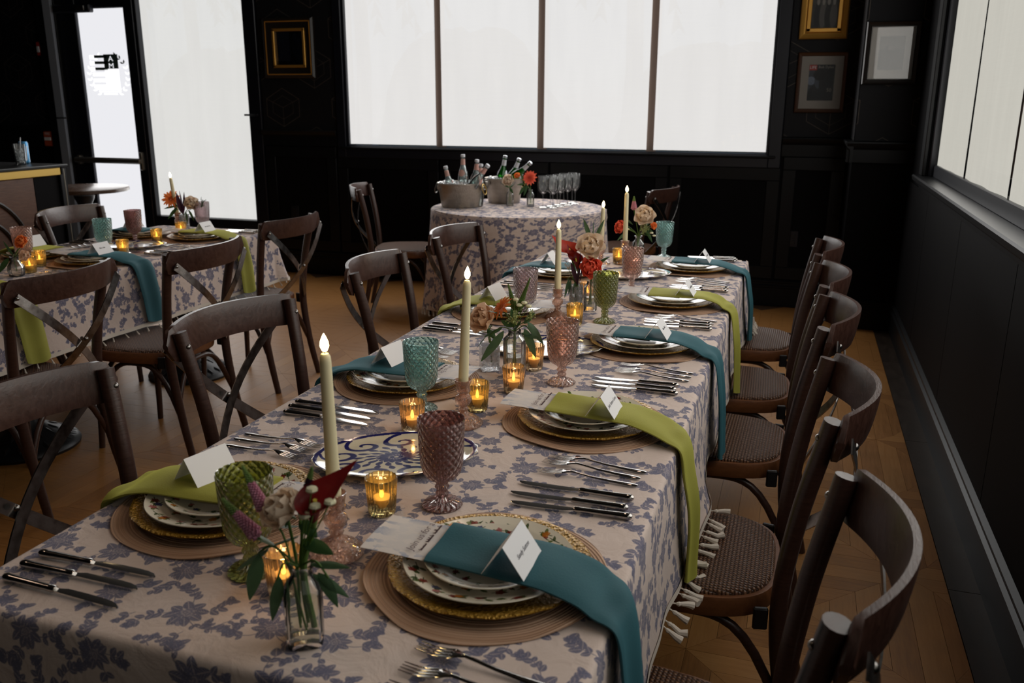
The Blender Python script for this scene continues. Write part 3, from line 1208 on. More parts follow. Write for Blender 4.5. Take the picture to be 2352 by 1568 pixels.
# door_1: glazed door with a frosted film and a push bar
door_1 = structure('door_1', boxes([
    (-6.44, -6.235, YB - .01, YB + .06, .0, 2.34), (-5.70, -5.60, YB - .03, YB + .06, .0, 2.5),
    (-6.235, -5.70, YB - .01, YB + .06, 0, .24), (-6.235, -5.70, YB - .01, YB + .06, 2.225, 2.34)], .005).mesh('door_1', M_['bronze']))
structure('pane', boxes([(-6.235, -5.70, YB + .02, YB + .028, .24, 2.225)]).mesh('pane', M_['film'], smooth=False), door_1)
structure('push_bar', boxes([(-6.39, -5.64, YB - .085, YB - .035, .895, .945)], .012).mesh('push_bar', M_['pushbar']), door_1)
structure('push_bar_mount', boxes([(-5.67, -5.635, YB - .06, YB - .01, .84, 1.0), (-6.37, -6.33, YB - .06, YB - .01, .88, .96)], .006).mesh('push_bar_mount', M_['pushbar']), door_1)
structure('door_closer', boxes([(-6.42, -6.02, YB - .07, YB - .01, 2.19, 2.26)], .01).mesh('door_closer', M_['bronze']), door_1)
structure('closer_cap', boxes([(-6.17, -6.07, YB - .078, YB - .07, 2.205, 2.245)], .003).mesh('closer_cap', M_['bolt']), door_1)
structure('door_jamb', boxes([(-6.545, -6.455, YB - .06, YB + .02, 0, 2.6)], .004).mesh('door_jamb', M_['jamb']), door_1)
structure('jamb_bar', boxes([(-6.548, -6.42, YB - .066, YB - .058, 1.285, 1.297)], .002).mesh('jamb_bar', M_['bolt']), door_1)
structure('door_casing', boxes([(-6.64, -6.548, YB - .05, YB + .02, 0, 2.7), (-6.454, -6.435, YB - .035, YB, 0, 2.6)], .004).mesh('door_casing', M_['black_trim']), door_1)

# emblem cut in the film: striped flag, letters and two laurel sprigs
EX0, EX1, EZ0, EZ1 = -6.10, -5.80, 1.515, 1.85
yf = YB + .017


def ebox(x0, x1, z0, z1, y=yf):
    return boxes([(x0, x1, y, y + .002, z0, z1)])


em = MB()
dk = MB()
for i in range(3):
    z = 1.815 - i * .049
    dk.box((-6.005, yf, z), (.10, .002, .022))
    em.box((-6.075, yf, z - .004), (.036, .002, .034))
dk.box((-5.925, yf, 1.775), (.11, .002, .115))
for i in range(3):
    em.box((-6.02, yf, 1.672 - i * .049), (.12, .002, .030))
em.box((-5.925, yf, 1.635), (.11, .002, .155))
for i, w in enumerate((.20, .17, .11)):
    em.box((-5.965 + .006 * i, yf, 1.553 - i * .020), (w, .002, .013))
lf = MB()
for sd in (-1, 1):
    for i in range(9):
        t = i / 8
        a = math.radians(-62 + 124 * t)
        r = .165
        cx = -5.955 + sd * r * math.cos(a) * .92
        cz = 1.665 + r * math.sin(a) * 1.05
        for s2 in (-1, 1):
            d = a + PI / 2 + s2 * .6
            dx, dz = sd * math.cos(d), math.sin(d)
            px, pz = -dz * .008, dx * .008
            L = .036
            tgt = dk if (sd > 0 and i >= 6) else lf
            tgt.add([(cx, yf, cz), (cx + dx * L * .5 + px, yf, cz + dz * L * .5 + pz), (cx + dx * L, yf, cz + dz * L), (cx + dx * L * .5 - px, yf, cz + dz * L * .5 - pz)], [(0, 1, 2, 3)])
for mb_ in (em, dk, lf):
    mb_.v = [(-5.968 + (x + 5.955) * 1.38, y, 1.67 + (z - 1.67) * 1.06) for x, y, z in mb_.v]
structure('emblem_cut', em.mesh('emblem_cut', M_['film_clear'], smooth=False), door_1)
structure('emblem_laurel', lf.mesh('emblem_laurel', M_['film_clear'], smooth=False), door_1)
structure('emblem_view', dk.mesh('emblem_view', M_['film_view'], smooth=False), door_1)
for ch, z in (('A', 1.795), ('M', 1.738)):
    structure('emblem_letter', text_mesh(ch, .058, M_['film'], align='CENTER'), door_1, (-5.925, yf - .003, 1.67 + (z - 1.67) * 1.06), (PI / 2, 0, 0)).scale = (1.35, 1.1, 1)


# recessed ceiling lamps (warm), above and behind the camera too
for i, (x, y) in enumerate(((-3.1, 3.4), (-1.75, 3.1), (-3.1, 1.2), (-1.7, .9), (-.5, 2.4), (-4.9, 3.0), (-4.8, 5.2), (-1.2, 4.9))):
    b = MB().lathe([(.062, 0), (.078, -.006), (.080, 0), (.080, .004), (.0, .004)], 24)
    lamp = tag(link('ceiling_lamp', b.mesh('ceiling_lamp', M_['bronze']), None, (x, y, ZC - .004)), 'small recessed ceiling lamp, %s of eight along the dark ceiling' % ('first', 'second', 'third', 'fourth', 'fifth', 'sixth', 'seventh', 'eighth')[i], 'lamp', 'recessed ceiling lamps')
    link('lens', MB().lathe([(0, -.001), (.058, -.001)], 24).mesh('lens', emis('warm_lamp_lens_%d' % i, (1, .72, .42), 3.0)), lamp)
    d = bpy.data.lights.new('ceiling_lamp_light', 'SPOT')
    d.energy = 10
    d.color = (1.0, .70, .52)
    d.spot_size = math.radians(110)
    d.spot_blend = .8
    d.shadow_soft_size = .09
    lo = bpy.data.objects.new('ceiling_lamp_light', d)
    lo.location = (x, y, ZC - .02)
    col.objects.link(lo)

# outside -----------------------------------------------------------------
ext = lambda n, c: simple(n, c, .8)
pav = structure('ground', boxes([(-30, 16, YB + .2, 34, -.12, -.02), (XR + .3, 16, -10, YB + .2, -.12, -.02)]).mesh('ground', ext('pale_paving', (.42, .41, .39)), smooth=False))


def palm(x, y, h, i):
    t = thing('palm_tree', ('palm tree faintly seen through the third shade panel', 'slim palm tree faintly seen through the fourth shade panel', 'palm tree faintly seen through the first shade panel', 'palm tree beyond the tall left shade')[i], 'tree', (x, y, -.02), group='palms outside')
    link('trunk', MB().tube([(0, 0, 0), (.1, 0, h * .5), (.05, 0, h)], [.17, .13, .12], 8).mesh('trunk', ext('palm_trunk', (.14, .11, .085))), t)
    m = MB()
    for k in range(18):
        a = k * 2.4
        el = RND.uniform(-.1, .9)
        L = RND.uniform(1.2, 1.7)
        pts = bez((.05, 0, h), (.05 + L * .6 * math.cos(a), L * .6 * math.sin(a), h + L * .6 * el), (.05 + L * math.cos(a), L * math.sin(a), h + L * (el - .75)), 8)
        for p0, p1 in zip(pts[:-1], pts[1:]):
            sd = (p1 - p0).cross(Vector((0, 0, 1))).normalized() * .22
            m.add([p0, p1 + sd * .6 - Vector((0, 0, .12)), p1, p1 - sd * .6 - Vector((0, 0, .12))], [(0, 1, 2), (0, 2, 3)])
    link('fronds', m.mesh('fronds', ext('palm_frond', (.10, .13, .07))), t)


palm(-2.6, 13.5, 3.9, 0)
palm(-.6, 12.2, 4.2, 1)
palm(-7.6, 14.5, 4.0, 2)
palm(-11.5, 15, 3.7, 3)
for i, (x, y, w, h) in enumerate(((-13.5, 19, 5, 2.6), (-7.6, 20, 5, 3.0), (-1.7, 20, 5, 2.6), (4.2, 18, 5, 3.2))):
    m = MB()

    def fn(u, v, w=w, h=h, i=i):
        a, b_ = u * 2 * PI, v * PI / 2
        r = 1 + .12 * math.sin(5 * a + i) * math.cos(3 * b_)
        return (w / 2 * r * math.cos(a) * math.cos(b_), .9 * r * math.sin(a) * math.cos(b_), h * r * math.sin(b_))
    m.grid(fn, 28, 8)
    tag(link('hedge', m.mesh('hedge', ext('far_hedge', (.11, .14, .08))), None, (x, y, -.02)), ('hedge beyond the tall left shade', 'hedge beyond the first shade panel', 'hedge beyond the third shade panel', 'hedge beyond the fourth shade panel')[i], 'hedge', 'hedges outside')

# ================================================================== CHAIRS
# local frame: the sitter faces +y, seat centre over the origin


def build_chair_kit():
    K = Kit()
    # seat rim
    def outline(n, f=1.0):
        pts = []
        for i in range(n):
            a = 2 * PI * i / n
            c, s_ = math.cos(a), math.sin(a)
            e = 2.0 / 3.4
            x = abs(c) ** e * (1 if c > 0 else -1)
            y = abs(s_) ** e * (1 if s_ > 0 else -1)
            wx = .212 + .016 * y
            pts.append((x * wx * f, y * .205 * f + .005))
        return pts
    n = 44
    b = MB()
    rings = [(1.0, .405), (1.012, .412), (1.014, .440), (1.0, .449), (.90, .450), (.885, .444), (.885, .405)]
    for f, z in rings:
        b.v.extend([(x, y, z) for x, y in outline(n, f)])
        b.uv.extend([(0, 0)] * n)
    m = len(rings)
    for i in range(m):
        i2 = (i + 1) % m
        for j in range(n):
            k = (j + 1) % n
            b.f.append((i * n + j, i * n + k, i2 * n + k, i2 * n + j))
            b.mi.append(0)
    rim = K.part('seat_frame', b.mesh('seat_frame', M_['seat_wood'], angle=30))
    b = MB()
    rr = [(.955, .446), (.955, .4535), (.93, .458), (.8, .4605), (.5, .4600), (.0, .4595)]
    for f, z in rr:
        b.v.extend([(x, y, z) for x, y in outline(n, f)])
        b.uv.extend([(x, y) for x, y in outline(n, f)])
    for i in range(len(rr) - 1):
        for j in range(n):
            k = (j + 1) % n
            b.f.append((i * n + j, i * n + k, (i + 1) * n + k, (i + 1) * n + j))
            b.mi.append(0)
    K.part('seat', b.mesh('seat', M_['rattan'], angle=60), label='woven cane seat')
    # front legs
    for sx in (-1, 1):
        pts = catmull([(sx * .178, .168, .440), (sx * .181, .174, .28), (sx * .186, .182, .12), (sx * .190, .19, 0)], 4)
        K.part('leg', MB().tube(pts, [.0165 - .004 * i / (len(pts) - 1) for i in range(len(pts))], 12).mesh('leg', M_['chair_wood']))
    # rear posts, one bent length from foot to top
    for sx in (-1, 1):
        pts = catmull([(sx * .192, -.275, 0), (sx * .186, -.232, .2), (sx * .188, -.205, .43), (sx * .200, -.225, .65), (sx * .220, -.270, .872)], 6)
        K.part('leg', MB().tube(pts, [.0150 + .0035 * min(1, i / 10) for i in range(len(pts))], 14).mesh('leg', M_['chair_wood']), label='bent rear leg running up into the back')
    # curved top rail with round ends, behind the posts

    def rail_pt(t, z):                       # t -1..1
        x = .258 * t
        y = -.2845 - .070 * max(0.0, 1 - (x / .222) ** 2) + .02 * max(0.0, abs(x) - .222) + (z - .84) * -.16
        return Vector((x, y, z))
    b = MB()
    nu, nv = 30, 8
    th = .0085
    zc, hz = .838, .047
    fr_, bk = [], []
    for i in range(nu + 1):
        t = -1 + 2 * i / nu
        e = max(0.0, (abs(t) - .86) / .14)
        hh = hz * math.sqrt(max(0.02, 1 - e * e))
        for j in range(nv + 1):
            v = -1 + 2 * j / nv
            z = zc + hh * v + .004 * (1 - t * t)
            p = rail_pt(t, z)
            d = (rail_pt(min(1, t + .01), z) - rail_pt(max(-1, t - .01), z)).normalized()
            nrm = Vector((d.y, -d.x, 0)).normalized()
            if nrm.y > 0:
                nrm = -nrm
            tt = th * (1 - .35 * abs(v) ** 3)
            fr_.append(p - nrm * tt)
            bk.append(p + nrm * tt)
    N1 = (nu + 1) * (nv + 1)
    b.add(fr_ + bk, [])
    W = nv + 1
    for i in range(nu):
        for j in range(nv):
            a = i * W + j
            b.f.append((a, a + 1, a + W + 1, a + W))
            b.f.append((N1 + a, N1 + a + W, N1 + a + W + 1, N1 + a + 1))
            b.mi += [0, 0]
    edge = [i * W for i in range(nu + 1)] + [nu * W + j for j in range(1, W)] + [i * W + nv for i in range(nu - 1, -1, -1)] + [j for j in range(nv - 1, 0, -1)]
    for a, c in zip(edge, edge[1:] + edge[:1]):
        b.f.append((a, c, N1 + c, N1 + a))
        b.mi.append(0)
    rl = K.part('top_rail', b.mesh('top_rail', M_['rail_wood'], angle=50), label='curved bentwood top rail')
    # crossing flat straps, bowed to the rear
    for sx in (-1, 1):
        b = MB()
        pts = []
        for i in range(15):
            t = i / 14
            x = sx * (.226 - .408 * t)
            z = .828 - .39 * t
            y = -.312 - .005 * sx - .062 * math.sin(PI * t) + .085 * t
            pts.append(Vector((x, y, z)))
        vs = []
        for i, p in enumerate(pts):
            d = (pts[min(14, i + 1)] - pts[max(0, i - 1)]).normalized()
            wd = d.cross(Vector((0, 1, 0))).normalized()
            nn = wd.cross(d).normalized()
            w = .0165 - .002 * math.sin(PI * i / 14)
            for a, c in ((-1, -1), (1, -1), (1, 1), (-1, 1)):
                vs.append(p + wd * w * a + nn * .0018 * c)
        fs = [tuple(range(4)), tuple(range(56, 60))[::-1]]
        for i in range(14):
            for j in range(4):
                k = (j + 1) % 4
                fs.append((i * 4 + j, i * 4 + k, i * 4 + 4 + k, i * 4 + 4 + j))
        b.add(vs, fs)
        K.part('cross_strap', b.mesh('cross_strap', M_['strap'], angle=30), label='flat grey metal cross strap')
    bolt = MB().lathe([(0, .006), (.004, .005), (.007, .002), (.0075, 0), (.0, 0)], 10).mesh('bolt', M_['bolt'])
    for sx in (-1, 1):
        K.part('bolt', bolt, loc=(sx * .226, -.3135, .828), rot=(PI / 2, 0, 0))
        K.part('bolt', bolt, loc=(sx * .218, -.2455, .835), rot=(-PI / 2, 0, 0))
    K.part('bolt', bolt, loc=(.015, -.338, .633), rot=(PI / 2, 0, 0))
    K.part('bolt', bolt, loc=(.015, -.318, .633), rot=(-PI / 2, 0, 0))
    # bent braces under the seat
    def arch(p0, p1, zlo, zhi, inset):
        p0, p1 = Vector(p0), Vector(p1)
        pts = []
        for i in range(17):
            t = i / 16
            k = 1 - abs(2 * t - 1) ** 3.2
            p = p0.lerp(p1, t)
            pts.append((p.x * (1 - inset * k), p.y * (1 - inset * k), zlo + (zhi - zlo) * k))
        return pts
    A = {'fl': (-.183, .178, 0), 'fr': (.183, .178, 0), 'rl': (-.186, -.222, 0), 'rr': (.186, -.222, 0)}
    for a, c in (('fl', 'rl'), ('fr', 'rr'), ('fl', 'fr'), ('rl', 'rr')):
        K.part('brace', MB().tube(arch(A[a], A[c], .20, .393, .07), .0105, 10).mesh('brace', M_['chair_wood']))
    corner = MB().box((0, 0, 0), (.012, .03, .05), bevel=.003).mesh('corner_plate', M_['iron'])
    for sx in (-1, 1):
        K.part('corner_plate', corner, loc=(sx * .196, -.170, .415), rot=(0, 0, sx * -.2))
    return K


CHAIR = build_chair_kit()
CH_G = 'bentwood cross-back dining chairs'


def chair_by_back(bx, by, ang, label, group=CH_G):
    """(bx, by): middle of the rear posts' tops; ang: heading of the sitter"""
    fx, fy = math.cos(ang), math.sin(ang)
    x, y = bx + fx * .270, by + fy * .270
    return CHAIR.place('dining_chair', label, 'chair', (x, y, 0), (0, 0, ang - PI / 2), group)


# right side of the long table, nearest first
for i, (y, da, lb) in enumerate(((1.176, -.06, 'dark cross-back chair at the near right corner of the long table'),
                                 (1.875, .0, 'dark cross-back chair with cream tassels lying over its seat edge'),
                                 (2.607, -.02, 'third cross-back chair along the right side of the long table'),
                                 (3.195, .03, 'fourth cross-back chair along the right side of the long table'),
                                 (3.843, -.02, 'farthest cross-back chair along the right side of the long table'))):
    chair_by_back(.098, y, PI + da, lb)
for i, (x, y, da, lb) in enumerate(((-1.44, 1.265, .0, 'nearest cross-back chair on the left side of the long table'),
                                    (-1.467, 2.02, -.12, 'second cross-back chair on the left side of the long table'),
                                    (-1.463, 2.89, .05, 'third cross-back chair on the left side of the long table'),
                                    (-1.482, 3.74, -.10, 'cross-back chair standing between long table and round drinks table'))):
    chair_by_back(x, y, da, lb)
for i, (x, y, da, lb) in enumerate(((-2.43, 2.35, .02, 'cross-back chair before the olive napkin of the left table'),
                                    (-2.32, 2.99, .02, 'cross-back chair pulled out a little beside the left table teal napkin'),
                                    (-2.46, 3.86, -.03, 'cross-back chair at the right end of the left table'))):
    chair_by_back(x, y, PI + da, lb)
for i, (x, y, da, lb) in enumerate(((-3.735, 3.76, .07, 'cross-back chair on the far side of the left table, before the door'),
                                    (-3.78, 2.98, .05, 'cross-back chair on the far side of the left table, beside the bar'))):
    chair_by_back(x, y, da, lb)
chair_by_back(-2.90, 5.535, math.atan2(.31, .95), 'cross-back chair standing left of the round drinks table')
chair_by_back(-.90, 6.085, PI - .24, 'cross-back chair standing right of the round drinks table by the back wall')

# ================================================================== TABLES AND CLOTHS
PED = MB().lathe([(0, 0), (.215, 0), (.218, .012), (.210, .026), (.195, .034), (.17, .043), (.15, .058), (.10, .083), (.062, .12), (.045, .19), (.040, .40), (.045, .60), (.075, .665), (.08, .69), (0, .69)], 72,
                 rmod=lambda a, z, i: 1).mesh('pedestal', M_['iron'])


def leaf_ring():
    m = MB()
    for ring, (r0, r1, n, w, z0, z1) in enumerate(((.10, .208, 22, .032, .078, .035), (.06, .14, 14, .028, .112, .066))):
        for i in range(n):
            a = 2 * PI * (i + .5 * ring) / n

            def fn(u, v):
                r = r0 + (r1 - r0) * u
                w2 = w * math.sin(PI * min(1, .12 + .95 * u)) * (v - .5)
                z = z0 + (z1 - z0) * u ** .6 + .006 * (1 - abs(2 * v - 1)) * math.sin(PI * u)
                return (r * math.cos(a) - w2 * math.sin(a), r * math.sin(a) + w2 * math.cos(a), z)
            m.grid(fn, 5, 2)
    return m.mesh('leaf_relief', M_['iron'])


LEAFR = leaf_ring()


def table(name, label, x0, x1, y0, y1, feet):
    t = thing(name, label, 'table', ((x0 + x1) / 2, (y0 + y1) / 2, 0))
    link('tabletop', MB().box((0, 0, .737), (x1 - x0 - .02, y1 - y0 - .02, .03), bevel=.004).mesh('tabletop', M_['table_wood']), t)
    for (fx, fy) in feet:
        p = link('pedestal', PED, t, (fx - (x0 + x1) / 2, fy - (y0 + y1) / 2, 0))
        link('leaf_relief', LEAFR, p)
    return t


TZ = .755


def tassel_mesh(k):
    r = random.Random(k)
    L = r.uniform(.020, .027)
    b = MB()
    b.tube([(0, 0, .004), (0, 0, -.008)], .0013, 5)
    b.tube([(0, 0, -.007), (.001, 0, -.011), (0, 0, -.014)], [.0022, .0042, .0034], 7)
    b.tube([(0, 0, -.014), (r.uniform(-.002, .002), r.uniform(-.002, .002), -.014 - L * .6), (r.uniform(-.004, .004), r.uniform(-.003, .003), -.014 - L)], [.0034, .0052, .0066], 8)
    return b.mesh('tassel', M_['fringe'])


TASSEL = [tassel_mesh(k) for k in range(6)]


def tablecloth(name, label, x0, x1, y0, y1, drop, flare, wave, tass, seed=0, shift=(0, 0)):
    """flat top, rounded edge, hanging sides; flare(px, py, side) pushes the hem outward"""
    T = .52
    rc = .012
    per = []                                    # perimeter points with outward normals
    st = .022
    def run(a, b_, nrm, side):
        L = math.hypot(b_[0] - a[0], b_[1] - a[1])
        n = int(L / st)
        for i in range(n):
            t = i / n
            per.append((a[0] + (b_[0] - a[0]) * t, a[1] + (b_[1] - a[1]) * t, nrm[0], nrm[1], side))
    def corner(cx, cy, a0, side):
        for i in range(6):
            a = a0 + (PI / 2) * i / 6
            per.append((cx + .01 * math.cos(a), cy + .01 * math.sin(a), math.cos(a), math.sin(a), side))
    c = .01
    run((x1, y0 + c), (x1, y1 - c), (1, 0), 'r')
    corner(x1 - c, y1 - c, 0, 'c')
    run((x1 - c, y1), (x0 + c, y1), (0, 1), 'f')
    corner(x0 + c, y1 - c, PI / 2, 'c')
    run((x0, y1 - c), (x0, y0 + c), (-1, 0), 'l')
    corner(x0 + c, y0 + c, PI, 'c')
    run((x0 + c, y0), (x1 - c, y0), (0, -1), 'n')
    corner(x1 - c, y0 + c, -PI / 2, 'c')
    prof = [(-.030, 0, -.03), (-.012, 0, -.012), (-.0055, -.0012, -.005), (-.0015, -.0048, .001), (0, -.011, .008)]
    steps = 11
    vs, uv, hem = [], [], []
    n = len(per)
    for i, (px, py, nx, ny, side) in enumerate(per):
        s_ = i * st
        for (d, dz, arc) in prof:
            vs.append((px + nx * d, py + ny * d, TZ + dz))
            uv.append(((px + nx * arc + shift[0]) / T, (py + ny * arc + shift[1]) / T))
        dl = drop(px, py, side) if callable(drop) else drop
        for k in range(1, steps + 1):
            t = k / steps
            w = wave * t ** 1.3 * (math.sin(s_ * 15 + seed) * .5 + math.sin(s_ * 6.3 + 2 * seed) * .6 + .35 * math.sin(s_ * 31 + seed)) + wave * .8 * t
            if side == 'c':
                w += .02 * t
            o = flare(px, py, side) * t ** 2
            out = .002 + w + o
            z = TZ - .011 - dl * t + .25 * o * t
            vs.append((px + nx * out, py + ny * out, z))
            arc = .008 + dl * t
            uv.append(((px + nx * arc + shift[0]) / T, (py + ny * arc + shift[1]) / T))
            if k == steps:
                hem.append((Vector((px + nx * out, py + ny * out, z)), nx, ny, side))
    m = len(prof) + steps
    b = MB()
    fs = []
    for i in range(n):
        i2 = (i + 1) % n
        for k in range(m - 1):
            fs.append((i * m + k, i2 * m + k, i2 * m + k + 1, i * m + k + 1))
    b.add(vs, fs, 0, uv)
    nx_, ny_ = 14, 60
    xa, xb, ya, yb = x0 + .030, x1 - .030, y0 + .030, y1 - .030
    b.grid(lambda u, v: (xa + (xb - xa) * u, ya + (yb - ya) * v, TZ), nx_, ny_, 0, lambda u, v: ((xa + (xb - xa) * u + shift[0]) / T, (ya + (yb - ya) * v + shift[1]) / T))
    # close the small step between top sheet and perimeter
    o = tag(link(name, b.mesh(name, M_['cloth'], angle=80)), label, 'tablecloth')
    # hem band
    hb = MB()
    hv = []
    for (p, nx, ny, side) in hem:
        hv += [p + Vector((nx * .001, ny * .001, .016)), p + Vector((nx * .0018, ny * .0018, 0)), p + Vector((-nx * .0012, -ny * .0012, 0))]
    hf = []
    for i in range(n):
        i2 = (i + 1) % n
        hf += [(i * 3, i2 * 3, i2 * 3 + 1, i * 3 + 1), (i * 3 + 1, i2 * 3 + 1, i2 * 3 + 2, i * 3 + 2)]
    hb.add(hv, hf)
    link('hem_band', hb.mesh('hem_band', M_['fringe']), o)
    cnt = 0
    rnd = random.Random(seed + 3)
    for i, (p, nx, ny, side) in enumerate(hem):
        if tass(p, side, i):
            cnt += 1
            tilt = 0.5 if side == 'r' else .12
            q = Vector((nx, ny, 0)).to_track_quat('Y', 'Z').to_euler()
            lift = tilt
            if side == 'r' and drop == drop_long and p.y < 3:
                lift = 1.25                     # lying on the chair seat
            tr = link('tassel', TASSEL[cnt % 6], o, p, (lift + rnd.uniform(-.15, .25), 0, q.z + rnd.uniform(-.5, .5)))
            k_ = 1.25 if drop == drop_long else .75
            tr.scale = (k_, k_, k_)
    return o


table('dining_table', 'long dining table under the printed cloth down the middle of the room', -1.13, -.195, .80, 4.08, ((-.66, 1.3), (-.66, 2.45), (-.66, 3.6)))


def drop_long(px, py, side):
    return .272 + .006 * math.sin(py * 4)


def flare_long(px, py, side):
    if side == 'r':
        return .012 + .034 * math.exp(-((py - 1.98) / .16) ** 2) + .03 * math.exp(-((py - 4.0) / .2) ** 2)
    if side == 'f':
        return .02
    return .008


tablecloth('tablecloth', 'long cream tablecloth with blue floral print and tasselled hem', -1.13, -.195, .80, 4.08, drop_long, flare_long, .007,
           lambda p, side, i: (side == 'r' and 1.45 < p.y < 2.04 and i % 3) or (side in 'rcf' and p.y > 3.85 and p.x > -.5), 1)

table('dining_table', 'dining table of the left group under its own printed cloth', -3.50, -2.735, 1.2, 4.16, ((-3.10, 3.80), (-3.10, 2.70), (-3.10, 1.7)))
tablecloth('tablecloth', 'blue floral tablecloth on the left table below the door', -3.50, -2.735, 1.2, 4.16, lambda x, y, s_: .268, lambda x, y, s_: .012 if s_ != 'c' else .03, .008,
           lambda p, side, i: side in 'rcf' and p.x > -2.95 and p.y > 2.4 and i % 3 == 0, 4, (.2, .13))

# round drinks table ----------------------------------------------------
RC = (-1.82, 5.70)
RR = .595
t = thing('round_table', 'round drinks table wholly covered by a floor-length floral cloth', 'table', (RC[0], RC[1], 0))
link('tabletop', MB().lathe([(0, .722), (RR - .012, .722), (RR - .010, .735), (RR - .012, .7515), (0, .7515)], 64).mesh('tabletop', M_['table_wood']), t)
link('pedestal', PED, t)


def round_cloth():
    b = MB()
    n = 220
    prof = [(.0, .0)] + [(RR * k / 6, 0) for k in range(1, 6)] + [(RR - .02, 0), (RR - .006, -.002), (RR, -.008)]
    vs, uv = [], []
    H = .66
    rows = 14
    for i in range(n):
        a = 2 * PI * i / n
        for (r, dz) in prof:
            vs.append((r * math.cos(a), r * math.sin(a), TZ + dz))
            uv.append((r * math.cos(a) / .52, r * math.sin(a) / .52))
        for k in range(1, rows + 1):
            t_ = k / rows
            w = .055 * t_ * (.55 + .45 * math.sin(9 * a + .6 * math.sin(3 * a)) + .25 * math.sin(17 * a + 1)) + .01 * t_
            r = RR + .002 + w
            vs.append((r * math.cos(a), r * math.sin(a), TZ - .008 - H * t_))
            uv.append((a * RR * .98 / .52, (RR + H * t_) / .52))
    m = len(prof) + rows
    fs = []
    for i in range(n):
        i2 = (i + 1) % n
        for k in range(m - 1):
            if k == 0:
                fs.append((i * m, i * m + 1, i2 * m + 1))
            else:
                fs.append((i * m + k, i2 * m + k, i2 * m + k + 1, i * m + k + 1))
    b.add(vs, fs, 0, uv)
    o = tag(link('tablecloth', b.mesh('tablecloth', M_['cloth'], angle=80), None, (RC[0], RC[1], 0)), 'floor-length blue floral cloth hanging in folds on the round table', 'tablecloth')
    for i in range(60):
        a = -PI + PI * 1.0 * i / 60 - .35
        w = .055 * (.55 + .45 * math.sin(9 * a + .6 * math.sin(3 * a)) + .25 * math.sin(17 * a + 1)) + .012
        r = RR + .004 + w
        link('tassel', TASSEL[i % 6], o, (r * math.cos(a), r * math.sin(a), TZ - .008 - H), (.1, 0, a))
    return o


round_cloth()


def round_overlay():
    b = MB()
    n = 60
    a0, a1 = -2.5, .15
    rows = 8

    def hemz(a):
        t_ = (a - a0) / (a1 - a0)
        return .02 + .62 * (1 - t_) ** 1.1
    hem = []

    def fn(u, v):
        a = a1 + (a0 - a1) * u
        H = hemz(a)
        d = H * v
        w = .055 * (d / .66) * (.55 + .45 * math.sin(9 * a + .6 * math.sin(3 * a)) + .25 * math.sin(17 * a + 1)) + .01 * d / .66
        r = RR + .007 + w
        if v == 0:
            r = RR - .004
        return (r * math.cos(a), r * math.sin(a), TZ + .0025 - d)
    b.grid(fn, n, rows, 0, lambda u, v: ((a1 + (a0 - a1) * u) * RR / .52 + .3, v * .9))
    o = tag(link('table_topper', b.mesh('table_topper', M_['cloth'], angle=80), None, (RC[0], RC[1], 0)), 'second floral cloth with slanting fringed edge over the round table side', 'tablecloth')
    for i in range(40):
        u = (i + .5) / 40
        p = fn(u, 1)
        link('tassel', TASSEL[i % 6], o, p, (.15, 0, a1 + (a0 - a1) * u))
    return o


round_overlay()

# ================================================================== TABLEWARE
def mat_mesh(seed):
    r = random.Random(seed)
    p1, p2, a2 = r.uniform(0, 6), r.uniform(0, 6), r.uniform(.004, .008)
    b = MB()
    nr, na = 34, 96
    R = .187
    vs, fs, uv = [], [], []
    for i in range(nr + 1):
        rad = R * i / nr
        for j in range(na):
            a = 2 * PI * j / na
            rim = (i / nr) ** 6
            rr = rad * (1 + .012 * rim * math.sin(5 * a + p1))
            z = .0024 + rim * a2 * max(0, math.sin(3 * a + p2)) + (.0007 if i % 2 else 0)
            vs.append((rr * math.cos(a), rr * math.sin(a), z))
            uv.append((0, 0))
    for j in range(na):
        a = 2 * PI * j / na
        vs.append((R * .997 * math.cos(a) * (1 + .012 * math.sin(5 * a + p1)), R * .997 * math.sin(a) * (1 + .012 * math.sin(5 * a + p1)), .0004 + a2 * max(0, math.sin(3 * a + p2))))
        uv.append((0, 0))
    for i in range(nr + 1):
        for j in range(na):
            k = (j + 1) % na
            fs.append((i * na + j, (i + 1) * na + j, (i + 1) * na + k, i * na + k))
    b.add(vs, fs, 0, uv)
    return b.mesh('placemat', M_['straw'], angle=60)


MATS = [mat_mesh(k) for k in range(4)]
CHARGER = MB().lathe([(0, .0068), (.10, .0068), (.122, .0105), (.147, .0205), (.1535, .0222), (.1555, .0212), (.1545, .0190), (.125, .0080), (.10, .0036), (0, .0036)], 96,
                     rmod=lambda a, z, i: 1 + (.006 * math.sin(11 * a) + .004 * math.sin(23 * a + 1)) * (1 if z > .015 else 0)).mesh('charger_plate', M_['amber_plate'], angle=50)
DINNER = MB().lathe([(0, .0120), (.076, .0120), (.082, .0122), (.092, .0148), (.110, .0215), (.1285, .0282), (.1305, .0290), (.1312, .0280), (.1302, .0265), (.108, .0190), (.090, .0115), (.078, .0076), (0, .0076)], 96).mesh('dinner_plate', M_['dinner'], angle=50)
SALAD = MB().lathe([(0, .0170), (.054, .0170), (.060, .0172), (.068, .0190), (.082, .0258), (.0965, .0325), (.0985, .0332), (.0992, .0322), (.0982, .0306), (.080, .0230), (.064, .0162), (.054, .0130), (0, .0130)], 96).mesh('salad_plate', M_['salad'], angle=50)


